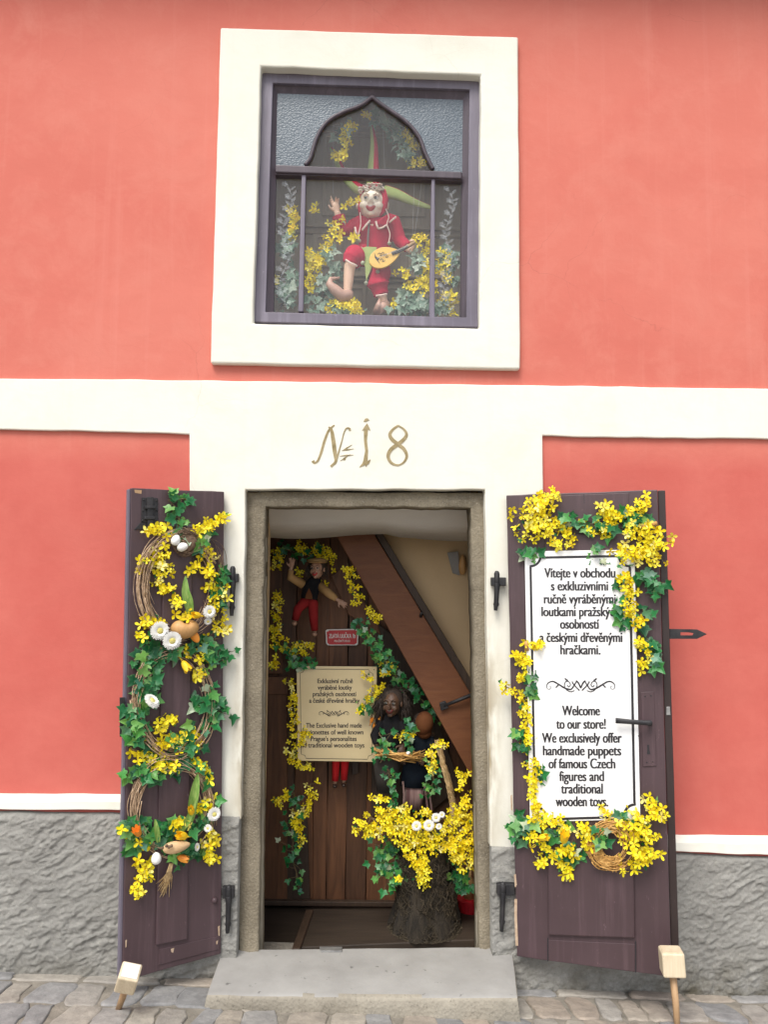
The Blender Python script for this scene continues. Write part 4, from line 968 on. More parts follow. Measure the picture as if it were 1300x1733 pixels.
t3 = thing('garland', 'forsythia swag with tulips and a straw whorl hanging under the white welcome sign', 'garland', base(RP, 1000, 1470), 'garlands around the white welcome sign')
twig_ring(t3, RP, (1035, 1430), 28, 34, 90, 33, ((60, 290),), 'straw', 12, .035, 'straw_whorl', .0024)
rg = random.Random(5); mb = MB()
for i in range(44):
    a = R(rg.uniform(170, 300)); r0, r1 = rg.uniform(18, 24), rg.uniform(36, 46); a2 = a-.35
    mb.tube([RP.pt(1035+math.cos(a)*r0, 1430-math.sin(a)*r0, .05), RP.pt(1035+math.cos(a2)*r1, 1430-math.sin(a2)*r1, .025+rg.uniform(0, .015))], [.0028, .0022], 5)
mb.build('straw_ends', 'straw', t3)
g = Garland(t3, RP, 23, bs=.0178, ls=.034, fy=1.4, fg=1.3)
g.stroke('Y', [(1052, 1405), (1080, 1390), (1090, 1415)], 17, 30, (.04, .09)); g.stroke('Y', [(1062, 1430), (1090, 1450), (1102, 1438), (1062, 1468)], 17, 36, (.04, .09)); g.stroke('Y', [(905, 1385), (930, 1388), (962, 1402)], 13, 22, (.02, .07)); g.stroke('Y', [(890, 1405), (905, 1425), (940, 1440), (975, 1438)], 12, 22, (.03, .07))
g.stroke('Y', [(985, 1402), (1000, 1412), (995, 1425)], 13, 20, (.03, .07)); g.stroke('Y', [(1020, 1362), (1028, 1382), (1040, 1395)], 7, 9); g.stroke('Y', [(1098, 1352), (1108, 1372), (1126, 1385)], 10, 14); g.stroke('Y', [(912, 1462), (920, 1452)], 6, 7); g.stroke('Y', [(950, 1458), (958, 1470), (965, 1478)], 9, 13)
g.stroke('G', [(868, 1385), (880, 1402), (900, 1390), (872, 1412)], 12, 26); g.stroke('G', [(925, 1412), (960, 1405), (975, 1425)], 13, 14, (.01, .035)); g.stroke('G', [(940, 1455), (965, 1448), (1000, 1440)], 12, 14, (.01, .03)); g.stroke('G', [(1010, 1400), (1025, 1415), (1012, 1435)], 9, 9, (.05, .07)); g.stroke('G', [(1060, 1385), (1045, 1380)], 8, 5)
g.done()
tulip(t3, RP, 919, 1417, 11, 20, .08); tulip(t3, RP, 955, 1418, 13, 75, .085, openness=.5)
# ---------------------------------------------------------------- the welcome sign
ws = thing('welcome_sign', 'tall white sign with black Czech and English welcome text on the right door leaf', 'sign', base(RP, 985, 1390))
SO = .020
mb = MB(); mb.prism(pxs(RP, [(888, 933), (1074, 930), (1084, 1386), (897, 1391)], SO), -RP.n*.004); mb.build('board', 'board', ws, bevel=.001)
mb = MB(); wb_ = .0088
def arcpx(cx, cy, r, a0, a1, n=8): return [(cx+math.cos(R(a0+(a1-a0)*i/n))*r, cy+math.sin(R(a0+(a1-a0)*i/n))*r) for i in range(n+1)]
bo = [(918, 943.5), (1045, 941)] + arcpx(1065, 941, 17, 180, 90) + [(1066, 960), (1074, 1358)] + arcpx(1075, 1379, 18, 270, 180) + [(1056, 1382), (925, 1386)] + arcpx(906, 1384, 19, 0, -90) + [(905.5, 1364), (898, 960)] + arcpx(898, 941, 17, 90, 0)
ribbon(mb, RP, bo+[bo[0]], wb_, SO+.0008, .0006); mb.build('border', 'ink', ws)
mb = MB(); b_ = .0016; sz = .0525
for txt, xl, xr, y in (('Vítejte v obchodu', 922, 1041, 971), ('s exkluzivními', 933, 1029, 993), ('ručně vyráběnými', 921, 1042, 1015), ('loutkami pražských', 917, 1048, 1036.5), ('osobností', 948.5, 1014, 1057.5), ('a českými dřevěnými', 914, 1053, 1080), ('hračkami.', 949, 1016, 1101),
    ('Welcome', 952, 1015, 1204), ('to our store!', 942, 1025, 1226.5), ('We exclusively offer', 918, 1052, 1250), ('handmade puppets', 919.5, 1051, 1271.5), ('of famous Czech', 929, 1041, 1293.5), ('figures and', 947, 1022, 1315), ('traditional', 950, 1020, 1336), ('wooden toys.', 941, 1029, 1357.5)):
    write(mb, txt, RP, xl, xr, y, sz, SO+.0012, b_)
mb.build('lettering', 'ink', ws)
def flourish(mb, pl, cx, cy, s, off, w):
    for d in (-1, 1):
        q = lambda P: [(cx+d*x*s, cy+y*s) for x, y in P]
        c = crv2(q([(0, 4), (6, -6), (10, -2), (16, 6), (26, 4), (36, -2), (46, -7), (54, -4), (56, 3), (52, 6), (49, 3), (51, 0)]), 4); n = len(c)
        ribbon(mb, pl, c, [w*(.5+1.3*math.sin(math.pi*min(1, i/(n*.75)))) for i in range(n)], off)
        c = crv2(q([(10, 8), (17, 10), (24, 6), (27, -1), (24, -7), (19, -6), (17, -1), (20, 2), (22, -1)]), 4); ribbon(mb, pl, c, w, off+.0001)
        c = crv2(q([(0, 4), (-4, -5), (-8, -8)]), 3); ribbon(mb, pl, c, w*1.6, off+.0002)
        c = crv2(q([(2, 8), (8, 2), (13, -4), (14, -7)]), 3); ribbon(mb, pl, c, w*1.3, off+.0003)
        ribbon(mb, pl, q([(36, -2), (40, 2), (41, 3)]), w*1.4, off+.0004); ribbon(mb, pl, q([(21, -8), (24, -10), (26, -12)]), w*1.6, off+.0004)
mb = MB(); flourish(mb, RP, 983, 1160, 1.03, SO+.0012, .0032); mb.build('ornament', 'ink', ws)
studs('screw', RP, [(893, 939), (1068, 937), (1078, 1087), (1081, 1245), (1080, 1380)], .0025, SO+.0005, 'iron', ws)
# ---------------------------------------------------------------- mallets that hold the leaves open
def mk_mallet(label, hp, ht, sx, sy, sz, foot, yaw, m_top):
    """hp: centre of the block's underside, foot: where the stick meets the ground"""
    t = thing('mallet', label, 'mallet', foot, 'wooden mallets propping the door leaves')
    ax = (hp-foot).normalized(); x = V((math.cos(yaw), math.sin(yaw), 0)); x = (x-ax*x.dot(ax)).normalized(); y = ax.cross(x); rot = Matrix((x, y, ax)).transposed()
    mb = MB(); mb.box(hp+ax*sz/2, (sx, sy, sz), rot); h = mb.build('head', 'mallet', t, bevel=.006, seg=3)
    mb = MB(); mb.box(hp+ax*(sz+.0012), (sx-.012, sy-.012, .002), rot); mb.build('end_face', m_top, h, bevel=.0008)
    mb = MB(); mb.tube([foot-ax*.01, foot.lerp(hp, .5)+x*.002, hp+ax*.005], [.0095, .0115, .012], 9); mb.build('handle', 'stick', t, smooth=True); return t
def gpt(px, py):
    d = ray(px, py); s = -1
    p = CAM+d*3
    for _ in range(20):
        s = (gz(p.x, p.y)-CAM.z)/d.z; p = CAM+d*s
    return p
f1 = gpt(200, 1707)
def atY(px, py, Y): return at(px, py, Y)
mk_mallet('pale block on a stick with a whitewashed top, leaning on the wreath door leaf', atY(213, 1667, -.36), None, .066, .062, .075, f1, R(0), 'mallet_top')
f2 = gpt(1147, 1748); h2 = CAM+ray(1141, 1650)*((f2-CAM).dot(V((0, 1, 0)))/ray(1141, 1650).y)
mk_mallet('bare wooden block on a stick standing before the welcome sign door leaf', h2+V((0, .01, 0)), None, .074, .07, .078, f2, R(-10), 'mallet')
# ================================================================= PUPPETS
M['skin'] = mat('painted_wood_skin', (.66, .47, .33), (.72, .54, .40), 20, .45)
M['face'] = mat('pale_painted_face', (.82, .73, .60), (.86, .77, .65), 12, .4)
M['blush'] = mat('cheek_blush', (.70, .42, .32), rough=.5)
M['dark_skin'] = mat('dark_carved_face', (.07, .036, .022), (.11, .06, .036), 20, .5)
M['brown_skin'] = mat('brown_carved_face', (.36, .20, .13), (.42, .25, .17), 20, .5)
M['eye'] = mat('eye_white', (.78, .77, .74), rough=.2)
M['dimmed_eye'] = mat('dimmed_eye', (.30, .27, .23), rough=.35)  # eye white darkened to put the interior's dimness into the colour
M['dimmed_lip'] = mat('dimmed_lip', (.12, .018, .016), rough=.5)  # lip red darkened for the same dim interior
M['iris'] = mat('iris', (.05, .05, .045), rough=.15)
M['lip'] = mat('red_lip', (.42, .03, .03), rough=.35)
M['hair'] = mat('blond_hair', (.52, .44, .36), (.72, .66, .58), 60, .7)
M['hair_dark'] = mat('dark_hair', (.018, .012, .009), (.045, .029, .02), 60, .75)
def cloth(name, a, b, sc=60): return mat(name, a, b, sc, .9, (220, .35, .0015), spec=.15)
M['crimson'] = cloth('crimson_cloth', (.42, .012, .045), (.52, .022, .06), 12)
M['lime'] = cloth('lime_cloth', (.30, .38, .13), (.38, .46, .18), 12)
M['trim'] = cloth('pale_trim', (.70, .52, .45), (.80, .66, .58))
M['darkred'] = cloth('dark_red_cloth', (.20, .012, .014), (.26, .02, .02), 12)
M['tan'] = cloth('tan_cloth', (.36, .21, .085), (.44, .27, .12), 12)
M['black'] = cloth('black_cloth', (.008, .008, .010), (.018, .017, .018), 12)
M['navy'] = cloth('navy_cloth', (.006, .009, .016), (.012, .018, .027), 12)
M['greycloth'] = cloth('grey_cloth', (.04, .035, .032), (.065, .058, .052), 12)
M['pinkstripe'] = mat('striped_apron', (.10, .045, .045), (.26, .17, .155), 9, .85, stretch=(9, .5, .3), lo=.42, hi=.56)
M['scarf'] = cloth('rust_scarf', (.10, .035, .014), (.14, .055, .022), 12)
M['shoe'] = mat('pinkish_shoe', (.44, .26, .20), (.52, .33, .26), 20, .5)
M['shoe_dark'] = mat('dark_shoe', (.04, .025, .018), rough=.4)
M['bright_red'] = cloth('bright_red_cloth', (.62, .02, .025), (.70, .03, .035), 12)
M['belt'] = mat('grey_strap', (.12, .10, .085), rough=.6)
M['spruce'] = wood('mandolin_top', (.72, .42, .07), (.80, .52, .13), 1, .35, (1, 10, 10))
M['string'] = mat('pale_thread', (.55, .53, .48), rough=.6)
M['bell'] = mat('grey_green_bell', (.30, .33, .24), (.38, .40, .30), 30, .5)
def hand(mb, wrist, d, palm_n, L, curl=.4, spread=.25, thumb=1, ext=(1, 1, 1, 1)):
    """palm and five separate bent fingers; d = from wrist to knuckles, palm_n = the way the palm faces, L = length of the hand"""
    d = V(d).normalized(); pn = V(palm_n); pn = (pn-d*pn.dot(d)).normalized(); s = d.cross(pn)*thumb
    mb.tube([wrist-d*L*.08, wrist+d*L*.12, wrist+d*L*.34, wrist+d*L*.5], [L*.15, L*.18, L*.235, L*.20], 10, flat=.5, flatdir=pn)
    for i, (q, ln) in enumerate(((.75, .44), (.27, .52), (-.22, .48), (-.68, .38))):
        c = curl*ext[i]; a = wrist+d*L*.44+s*q*L*.22; fd = (d+s*q*spread).normalized(); P = [a]; ang = c*.5; r = L*.062
        for k, f in enumerate((.45, .32, .25)):
            ang += c*.9 if k else 0; P.append(P[-1]+(fd*math.cos(ang)+pn*math.sin(ang))*L*ln*f)
        mb.tube(P, [r, r*.95, r*.85, r*.65], 7)
    b = wrist+d*L*.14+s*L*.17; t1_ = b+(d*.55+s*.75+pn*.25).normalized()*L*.24; t2_ = t1_+(d*.85+s*.35+pn*.3).normalized()*L*.2
    mb.tube([b-s*L*.06, b, t1_, t2_], [L*.08, L*.085, L*.07, L*.05], 7)
def head(mb, c, h, rot, fat=1.0, nose=1.0, jaw=1.0):
    """head with brow, cheeks, nose, chin and ears; local -Y is the face, +Z up, h = height"""
    q = lambda x, y, z: c+rot @ V((x*h, y*h, z*h))
    mb.ell(q(0, .04, .10), (h*.37*fat, h*.42, h*.40), rot, 18, 12); mb.ell(q(0, -.04, -.14), (h*.32*fat, h*.34, h*.34*jaw), rot, 18, 12)
    mb.ell(q(0, -.26, -.40*jaw), (h*.12, h*.11, h*.09), rot, 12, 8)
    for s in (-1, 1):
        mb.ell(q(s*.19*fat, -.26, -.14), (h*.13*fat, h*.11, h*.12), rot, 12, 8); mb.ell(q(s*.40*fat, .04, -.02), (h*.05, h*.09, h*.13), rot, 10, 8); mb.ell(q(s*.15, -.33, .16), (h*.12, h*.06, h*.035), rot, 10, 6)
    mb.tube([q(0, -.34, .13), q(0, -.40, .0), q(0, -.40-.10*nose, -.08)], [h*.035, h*.05, h*.072*max(1, nose*.7)], 9)
    for s in (-1, 1): mb.ell(q(s*.06, -.40, -.09), (h*.05, h*.05, h*.04), rot, 8, 6)
def features(par, c, h, rot, lip='lip', brow='hair', em='eye', gaze=(0, 0), smile=1, fat=1):
    q = lambda x, y, z: c+rot @ V((x*h, y*h, z*h))
    for s in (-1, 1):
        mb = MB(); mb.ell(q(s*.15, -.335, .06), (h*.078, h*.06, h*.058), rot, 14, 9); e = mb.build('eye', em, par, smooth=True)
        mb = MB(); mb.ell(q(s*.15+gaze[0], -.381, .055+gaze[1]), (h*.048, h*.028, h*.048), rot, 12, 8); mb.build('iris', 'iris', e, smooth=True)
        mb = MB(); mb.tube([q(s*.06, -.375, .135), q(s*.15, -.385, .18), q(s*.25, -.33, .15)], [h*.010, h*.014, h*.007], 6); mb.build('eyebrow', brow, par, smooth=True)
        mb = MB(); mb.tube([q(s*.07, -.375, .085), q(s*.15, -.398, .118), q(s*.235, -.35, .08)], [h*.010, h*.012, h*.008], 6); mb.build('eyelid', 'blush' if lip == 'lip' else 'dark_skin', par, smooth=True)
    mb = MB(); mb.ell(q(0, -.35, -.255), (h*.15, h*.08, h*.105), rot, 16, 10, lambda p: V((p.x, p.y, p.z*.8+.5*smile*p.x*p.x-.1))); m = mb.build('mouth', lip, par, smooth=True)
    mb = MB(); mb.ell(q(0, -.385, -.225), (h*.085, h*.045, h*.026), rot, 12, 8, lambda p: V((p.x, p.y, p.z+.5*p.x*p.x))); mb.build('teeth', em, m, smooth=True)
def limb(mb, P, rr, n=10): mb.tube(crv(P, 3), [rr[0]+(rr[1]-rr[0])*i/((len(P)-1)*3) for i in range((len(P)-1)*3+1)], n)

# ---------------------------------------------------------------- jester marionette in the window
JY = .20
def jz(x, y, Y=JY): return at(500+x/5, 260+y/5, Y)
jes = thing('marionette', 'jester marionette in crimson with a red and green horned cap, waving in the upper window', 'marionette', jz(690, 1330))
hc, hh = jz(652, 432, JY-.03), .142
hrot = Matrix.Rotation(R(-8), 3, 'Z') @ Matrix.Rotation(R(3), 3, 'Y') @ Matrix.Rotation(R(4), 3, 'X')
sL, eL, wL = jz(560, 600), jz(400, 660, JY-.03), jz(355, 500, JY-.04)
sR, eR, wR = jz(820, 590), jz(890, 745, JY-.02), jz(985, 822, JY-.075)
pel = jz(660, 850); hipL, knL, anL = jz(600, 860), jz(480, 880, JY-.09), jz(440, 1175, JY-.085)
hipR, knR, anR = jz(730, 870), jz(700, 1060, JY-.06), jz(752, 1265, JY-.05)
mb = MB(); head(mb, hc, hh, hrot, 1.16, .55)
mb.tube([hc+V((0, .015, -.05)), jz(672, 560), jz(680, 640), jz(680, 760), pel], [.026, .03, .056, .054, .05], 14, flat=.75, flatdir=(0, 1, 0))
limb(mb, [sL, eL, wL], (.026, .015)); limb(mb, [sR, eR, wR], (.026, .015)); limb(mb, [hipL, knL, anL], (.038, .018)); limb(mb, [hipR, knR, anR], (.036, .017))
hand(mb, wL, V((-.30, -.05, 1)), V((.25, -1, 0)), .078, .35, .5, -1, (2.2, .3, 2.0, 2.0))
hand(mb, wR, V((.25, -.3, .95)), V((-.9, -.5, .1)), .066, 1.25, .2, 1)
m_, t_, b_ = nodes('puppet_paint'); M['puppet_paint'] = m_     # cream face, peach legs and hands
tc = N(t_, 'ShaderNodeTexCoord'); sx = N(t_, 'ShaderNodeSeparateXYZ'); t_.links.new(tc.outputs['Object'], sx.inputs[0])
lo_ = math_(t_, 'MULTIPLY', math_(t_, 'SUBTRACT', jz(600, 560).z, sx.outputs[2], True), 60, True); si_ = math_(t_, 'MULTIPLY', math_(t_, 'SUBTRACT', jz(480, 500).x, sx.outputs[0], True), 60, True)
t_.links.new(mixc(t_, math_(t_, 'MAXIMUM', lo_, si_), (.84, .75, .62), (.74, .50, .36)), b_.inputs['Base Color']); b_.inputs['Roughness'].default_value = .42
mb.build('body', 'puppet_paint', jes, remesh=.0026)
features(jes, hc, hh, hrot, gaze=(-.012, 0), smile=1.2)
# hair curls
rg = random.Random(3); mb = MB(); q = lambda x, y, z: hc+hrot @ V((x*hh, y*hh, z*hh))
for i in range(30):
    x = rg.uniform(-.36, .33); z = .30+.10*math.cos(x*4)+rg.uniform(-.06, .05); a = rg.uniform(0, 6)
    mb.tube([q(x+.055*math.cos(a+t), -.31+.18*x*x-.03*math.sin(t*2), z+.055*math.sin(a+t)) for t in (0, .8, 1.6, 2.4, 3.2, 4.0)], [hh*.02, hh*.026, hh*.026, hh*.022, hh*.016, hh*.008], 6)
mb.build('hair', 'hair', jes, smooth=True)
# cap with three two-coloured horns
mb = MB(); mb.ell(q(0, .07, .16), (hh*.43, hh*.46, hh*.43), hrot, 22, 14, lambda p: V((p.x, max(p.y, -.62-.2*p.z) if p.z < .62 else p.y, p.z)))
mb.tube([q(.33, -.20, .36), q(.40, -.13, .1), q(.37, -.10, -.2), q(.28, -.12, -.42)], [hh*.085, hh*.11, hh*.09, hh*.03], 10)
mb.tube([q(-.36, -.12, .1), q(-.37, -.08, -.2), q(-.34, -.12, -.45)], [hh*.05, hh*.06, hh*.03], 8)
cap = mb.build('cap', 'crimson', jes, smooth=True)
mb = MB()
for i in range(13):
    x = -.12+.42*i/12; mb.ell(q(x, -.36-.02*math.sin(i*2), .48-.06*abs(x)), hh*.026, su=8, sv=6)
mb.build('cap_trim', 'trim', cap, smooth=True)
def horn(P, rr, reds=range(7, 14)):
    mb = MB(); c = crv(P, 5); n = len(c); mb.tube(c, [rr*(1.15-.9*(i/(n-1))**1.3) if i < n-1 else .003 for i in range(n)], 14, flat=.6, flatdir=(0, 1, 0), matfn=lambda k: 0 if k in reds else 1)
    return mb.build('cap_horn', ['crimson', 'lime'], jes, smooth=True)
horn([at(631, 318, JY+.0), at(632, 285, JY), at(633, 245, JY), at(629, 212, JY)], .027)
horn([at(617, 325, JY+.02), at(600, 316, JY), at(580, 292, JY), at(566, 262, JY), at(559, 250, JY)], .025)
horn([at(650, 325, JY+.02), at(672, 330, JY), at(700, 342, JY), at(732, 353, JY)], .027, range(1, 5))
# clothes
mb = MB(); mb.tube([jz(668, 545, JY), jz(670, 580), jz(682, 680), jz(670, 800), jz(660, 860)], [.034, .066, .073, .072, .062], 18, flat=.7, flatdir=(0, 1, 0))
mb.tube([jz(600, 600), sL, eL.lerp(sL, .5), eL, eL.lerp(wL, .8)], [.042, .040, .034, .031, .030], 12)
mb.tube([jz(790, 590), sR, sR.lerp(eR, .5), eR, eR.lerp(wR, .65)], [.042, .040, .033, .029, .024], 12)
tun = mb.build('tunic', 'crimson', jes, remesh=.0034)
mb = MB()
for s, P in ((1, [(640, 560), (520, 580), (505, 625), (520, 690), (560, 650), (600, 600)]), (2, [(690, 560), (680, 590), (700, 640), (770, 610), (850, 540), (800, 505)])):
    mb.prism([jz(x, y, JY-.062-(.02 if s == 2 else .012)*(i % 3 == 1)) for i, (x, y) in enumerate(P)], (0, .006, 0))
colr = mb.build('collar', 'crimson', jes, bevel=.002)
mb = MB()
for P in ([(505, 625), (512, 665), (522, 690)], [(565, 650), (600, 605), (632, 568)], [(682, 575), (690, 610), (702, 638)], [(702, 638), (740, 628), (775, 605)], [(795, 585), (825, 560), (852, 538)]):
    mb.tube([jz(x, y, JY-.081) for x, y in P], .0045, 6)
mb.build('collar_trim', 'trim', colr, smooth=True)
mb = MB(); mb.tube(crv([jz(625, 590, JY-.068), jz(617, 680, JY-.074), jz(612, 800, JY-.072), jz(622, 930, JY-.07)], 4), .0055, 6, flat=.4, flatdir=(0, 1, 0)); mb.build('strap', 'belt', jes, smooth=True)
for name, P, tr in (('breeches', [hipL, hipL.lerp(knL, .6), knL, jz(462, 930, JY-.09)], [(425, 900), (470, 930), (525, 955)]), ('breeches', [hipR, jz(725, 960), knR, jz(705, 1120, JY-.06), jz(728, 1200, JY-.055)], [(680, 1205), (728, 1200), (775, 1190)])):
    mb = MB(); n = len(P); mb.tube(crv(P, 4), [(.044+.007*math.sin(i*1.3)) if i < (n-1)*4-2 else .034 for i in range((n-1)*4+1)], 14); b = mb.build(name, 'crimson', jes, remesh=.0034)
    mb = MB(); mb.tube([jz(x, y, JY-.128 if tr[0][0] < 500 else JY-.095) for x, y in tr], .0042, 6); mb.build('breeches_trim', 'trim', b, smooth=True)
mb = MB(); P = [(525, 840), (545, 805), (600, 788), (690, 792), (680, 840), (640, 910), (648, 965), (615, 1040), (600, 1085), (594, 1030), (590, 960), (560, 905)]
mb.prism([jz(x, y, JY-.080-.012*((y-790)/300)) for x, y in P], (0, .005, 0)); mb.build('apron', 'lime', jes, bevel=.002)
for (x, y, Y) in ((540, 740, JY-.09), (795, 762, JY-.085), (570, 928, JY-.15), (598, 1098, JY-.1), (697, 1000, JY-.1)):
    mb = MB(); mb.ell(jz(x, y, Y), .0085, su=12, sv=8); mb.tube([jz(x, y-18, Y), jz(x, y-12, Y)], .003, 6); mb.build('bell', 'bell', jes, smooth=True)
for P in ([(548, 500), (552, 600), (535, 680), (540, 730)], [(765, 470), (790, 540), (775, 600), (800, 680), (790, 750)]):
    mb = MB(); mb.tube(crv([jz(x, y, JY-.09) for x, y in P], 4), .0022, 5); mb.build('cord', 'trim', jes)
mb = MB(); mb.tube([jz(455, 1180, JY-.075), jz(440, 1205, JY-.09), jz(390, 1205, JY-.11), jz(330, 1150, JY-.12), jz(285, 1100, JY-.125), jz(300, 1065, JY-.12), jz(375, 1050, JY-.11)], [.020, .027, .026, .022, .016, .011, .003], 12); mb.build('shoe', 'shoe', jes, smooth=True)
mb = MB(); mb.tube([jz(770, 1275, JY-.05), jz(735, 1305, JY-.07), jz(690, 1330, JY-.09), jz(700, 1290, JY-.10), jz(712, 1230, JY-.09)], [.020, .024, .020, .012, .003], 12); mb.build('shoe', 'shoe', jes, smooth=True)
mb = MB()
for a, b in (((320, 340), at(565, 150, .2)), ((1010, 690), at(735, 150, .2)), ((760, 200), at(645, 150, .2)), ((990, 730), at(705, 200, .2))):
    mb.tube([jz(a[0], a[1], JY-.03), b], .0006, 4)
mb.build('strings', 'string', jes)
# mandolin
man = thing('mandolin', 'small teardrop mandolin held by the jester marionette in the upper window', 'mandolin', jz(740, 960, JY-.13))
ang = R(17); cx_, cy_ = 738, 880; P = []
for i in range(36):
    a = 2*math.pi*i/36; rx = 118 if math.cos(a) < 0 else 150; ry = 88*(1-.32*max(0, math.cos(a))**1.5); x, y = rx*math.cos(a), ry*math.sin(a)
    P.append((cx_+x*math.cos(ang)+y*math.sin(ang)*.6, cy_-x*math.sin(ang)+y*math.cos(ang)))
mb = MB(); mb.prism([jz(x, y, JY-.13) for x, y in P], (0, .012, 0)); mb.build('soundboard', 'spruce', man, bevel=.002)
mb = MB(); c = sum((jz(x, y, JY-.090) for x, y in P), V())/36; mb.ell(c, (.056, .026, .036), Matrix.Rotation(-ang, 3, 'Y'), 18, 10); mb.build('bowl_back', 'beam', man, smooth=True)
mb = MB(); mb.prism([jz(x, y, JY-.136) for x, y in ((812, 832), (860, 815), (950, 775), (958, 790), (880, 838), (822, 858))], (0, .008, 0)); mb.build('fingerboard', 'ink', man, bevel=.001)
mb = MB(); mb.tube([jz(868, 832, JY-.126), jz(965, 782, JY-.126), jz(1005, 755, JY-.11)], [.009, .008, .007], 8); mb.build('neck', 'stick', man, smooth=True)
mb = MB(); pl = W(JY-.1315)
def jp(P): return [(500+x/5, 260+y/5) for x, y in P]
mb.prism(pxs(pl, jp([(668, 840), (682, 872), (712, 888), (700, 905), (718, 940), (690, 905), (672, 880)])), (0, .0009, 0))
for sx_, sy_ in ((715, 855), (745, 850), (735, 905), (765, 870)):
    ribbon(mb, pl, crv2(jp([(sx_-18, sy_), (sx_-6, sy_-14), (sx_+8, sy_-4), (sx_, sy_+8), (sx_+18, sy_+6), (sx_+22, sy_-6)]), 3), .0018, .0003)
mb.build('rosette', 'ink', man)
mb = MB()
for k in (-1, 0, 1): mb.tube([jz(690, 888+k*5, JY-.134), jz(955, 782+k*4, JY-.139)], .0005, 4)
mb.build('strings', 'string', man)

# ---------------------------------------------------------------- greenery inside the window
def wg(label, strokes, Y, seed, lf=None, root=None, bs=.0155, ls=.026, name='window_garland'):
    pts = strokes[0][1]; t = thing(name, label, 'garland', at(pts[0][0], pts[0][1]+8, Y), 'artificial garlands in the upper window')
    g = Garland(t, W(Y), seed, lf or LMD, bs*1.08, ls*1.25, fy=1.7, fg=1.6)
    for s in strokes: g.stroke(*s[:4], off=s[4] if len(s) > 4 else (.01, .06))
    g.done(); return t
wg('forsythia and grey green ivy filling the left corner of the upper window', [('Y', [(520, 495), (530, 460), (550, 425), (570, 400), (572, 370)], 10, 46), ('Y', [(587, 342), (602, 339), (580, 352)], 5, 6), ('Y', [(528, 355), (535, 353)], 4, 4), ('Y', [(492, 355), (497, 380), (490, 410)], 7, 18), ('Y', [(468, 470), (469, 485)], 3, 4), ('Y', [(595, 405), (605, 400)], 5, 6), ('Y', [(520, 430), (535, 450)], 9, 16),
    ('G', [(475, 520), (490, 495), (495, 470), (480, 505)], 13, 34), ('G', [(525, 515), (545, 500), (550, 470), (570, 455)], 13, 30), ('G', [(487, 440), (492, 400), (480, 420)], 9, 16), ('G', [(560, 420), (555, 440)], 8, 8)], .14, 41)
wg('forsythia and grey green ivy filling the right corner of the upper window', [('Y', [(680, 455), (690, 480), (700, 490)], 8, 14), ('Y', [(700, 405), (718, 410), (722, 440), (725, 470)], 9, 26), ('Y', [(745, 430), (760, 440), (745, 460), (765, 480)], 9, 22), ('Y', [(720, 495), (715, 470), (735, 490)], 10, 18), ('Y', [(745, 515), (765, 500), (760, 530)], 9, 16), ('Y', [(660, 525), (668, 510)], 4, 4),
    ('G', [(668, 520), (690, 510), (715, 520), (690, 490)], 14, 40), ('G', [(745, 450), (765, 425), (768, 470)], 9, 16), ('G', [(735, 525), (760, 515)], 8, 12), ('G', [(705, 430), (710, 460)], 9, 10)], .15, 42)
wg('low tuft of forsythia lying on the sill below the jester marionette', [('Y', [(560, 520), (585, 515), (610, 524)], 9, 30), ('G', [(560, 524), (600, 526)], 6, 8)], .13, 43)
wg('forsythia sprig hanging inside the left half of the pointed window arch', [('Y', [(600, 210), (585, 222), (583, 250)], 7, 22), ('Y', [(572, 258), (585, 262), (568, 268)], 7, 12), ('G', [(560, 235), (600, 205), (575, 230)], 8, 9)], .17, 44)
wg('ivy and forsythia trail hanging inside the right half of the pointed window arch', [('G', [(635, 198), (655, 208), (672, 222), (680, 248), (702, 268)], 10, 40), ('Y', [(680, 228), (695, 242), (700, 262)], 8, 20), ('Y', [(695, 272), (712, 280)], 7, 10), ('Y', [(612, 192), (622, 195)], 4, 4)], .18, 45)

# ================================================================= SHOP INTERIOR
PY = .77                                            # plank partition
rg = random.Random(17)
pw = thing('plank_partition', 'partition of upright brown boards inside the doorway', 'partition', at(540, 1535, PY))
pz0 = at(540, 1530, PY).z; xs = [405, 472, 500, 533, 556, 588, 622, 655, 700, 760, 830]
for a, b in zip(xs, xs[1:]):
    A, B = at(a+.4, 1200, PY), at(b-.4, 1200, PY); dy = rg.uniform(0, .022)
    zt = 2.3; mb = MB(); n = 26; L = []; sd_ = rg.uniform(0, 50)
    for k in range(n+1):
        z = pz0+(zt-pz0)*k/n; L.append([V((x+noise.noise(V((sd_+x*40, z*3.2, 0)))*.007, PY+dy+noise.noise(V((sd_, z*2, x*9)))*.005, z)) for x in (A.x, A.x*.5+B.x*.5, B.x)])
    fr = [[mb.bm.verts.new(p) for p in r] for r in L]; bk = [[mb.bm.verts.new(p+V((0, .02, 0))) for p in r] for r in L]
    for k in range(n):
        for q in range(2): mb.f([fr[k][q], fr[k][q+1], fr[k+1][q+1], fr[k+1][q]])
        for q in (0, 2): mb.f([fr[k][q], fr[k+1][q], bk[k+1][q], bk[k][q]])
    mb.build('plank', ('plank', 'plank', 'plank_mid')[rg.randrange(3)], pw, bevel=.002)
mb = MB(); mb.prism([at(395, 900, PY+.05), at(850, 900, PY+.05), at(850, 1535, PY+.05), at(395, 1535, PY+.05)], (0, .01, 0)); mb.build('backing', 'plank_dark', pw)
def plank_bar(pts, m='plank', Y=PY-.02, par=None, name='batten', d=.019):
    mb = MB(); mb.prism(pxs(W(Y), pts), (0, d, 0)); return mb.build(name, m, par or pw, bevel=.003)
plank_bar([(440, 1150), (486, 1150), (486, 1530), (440, 1530)], 'plank'); plank_bar([(440, 1145), (488, 1145), (488, 1175), (440, 1175)], 'plank', PY-.03)
plank_bar([(452, 960), (468, 935), (478, 940), (478, 1140), (452, 1140)], 'plank', PY-.022)
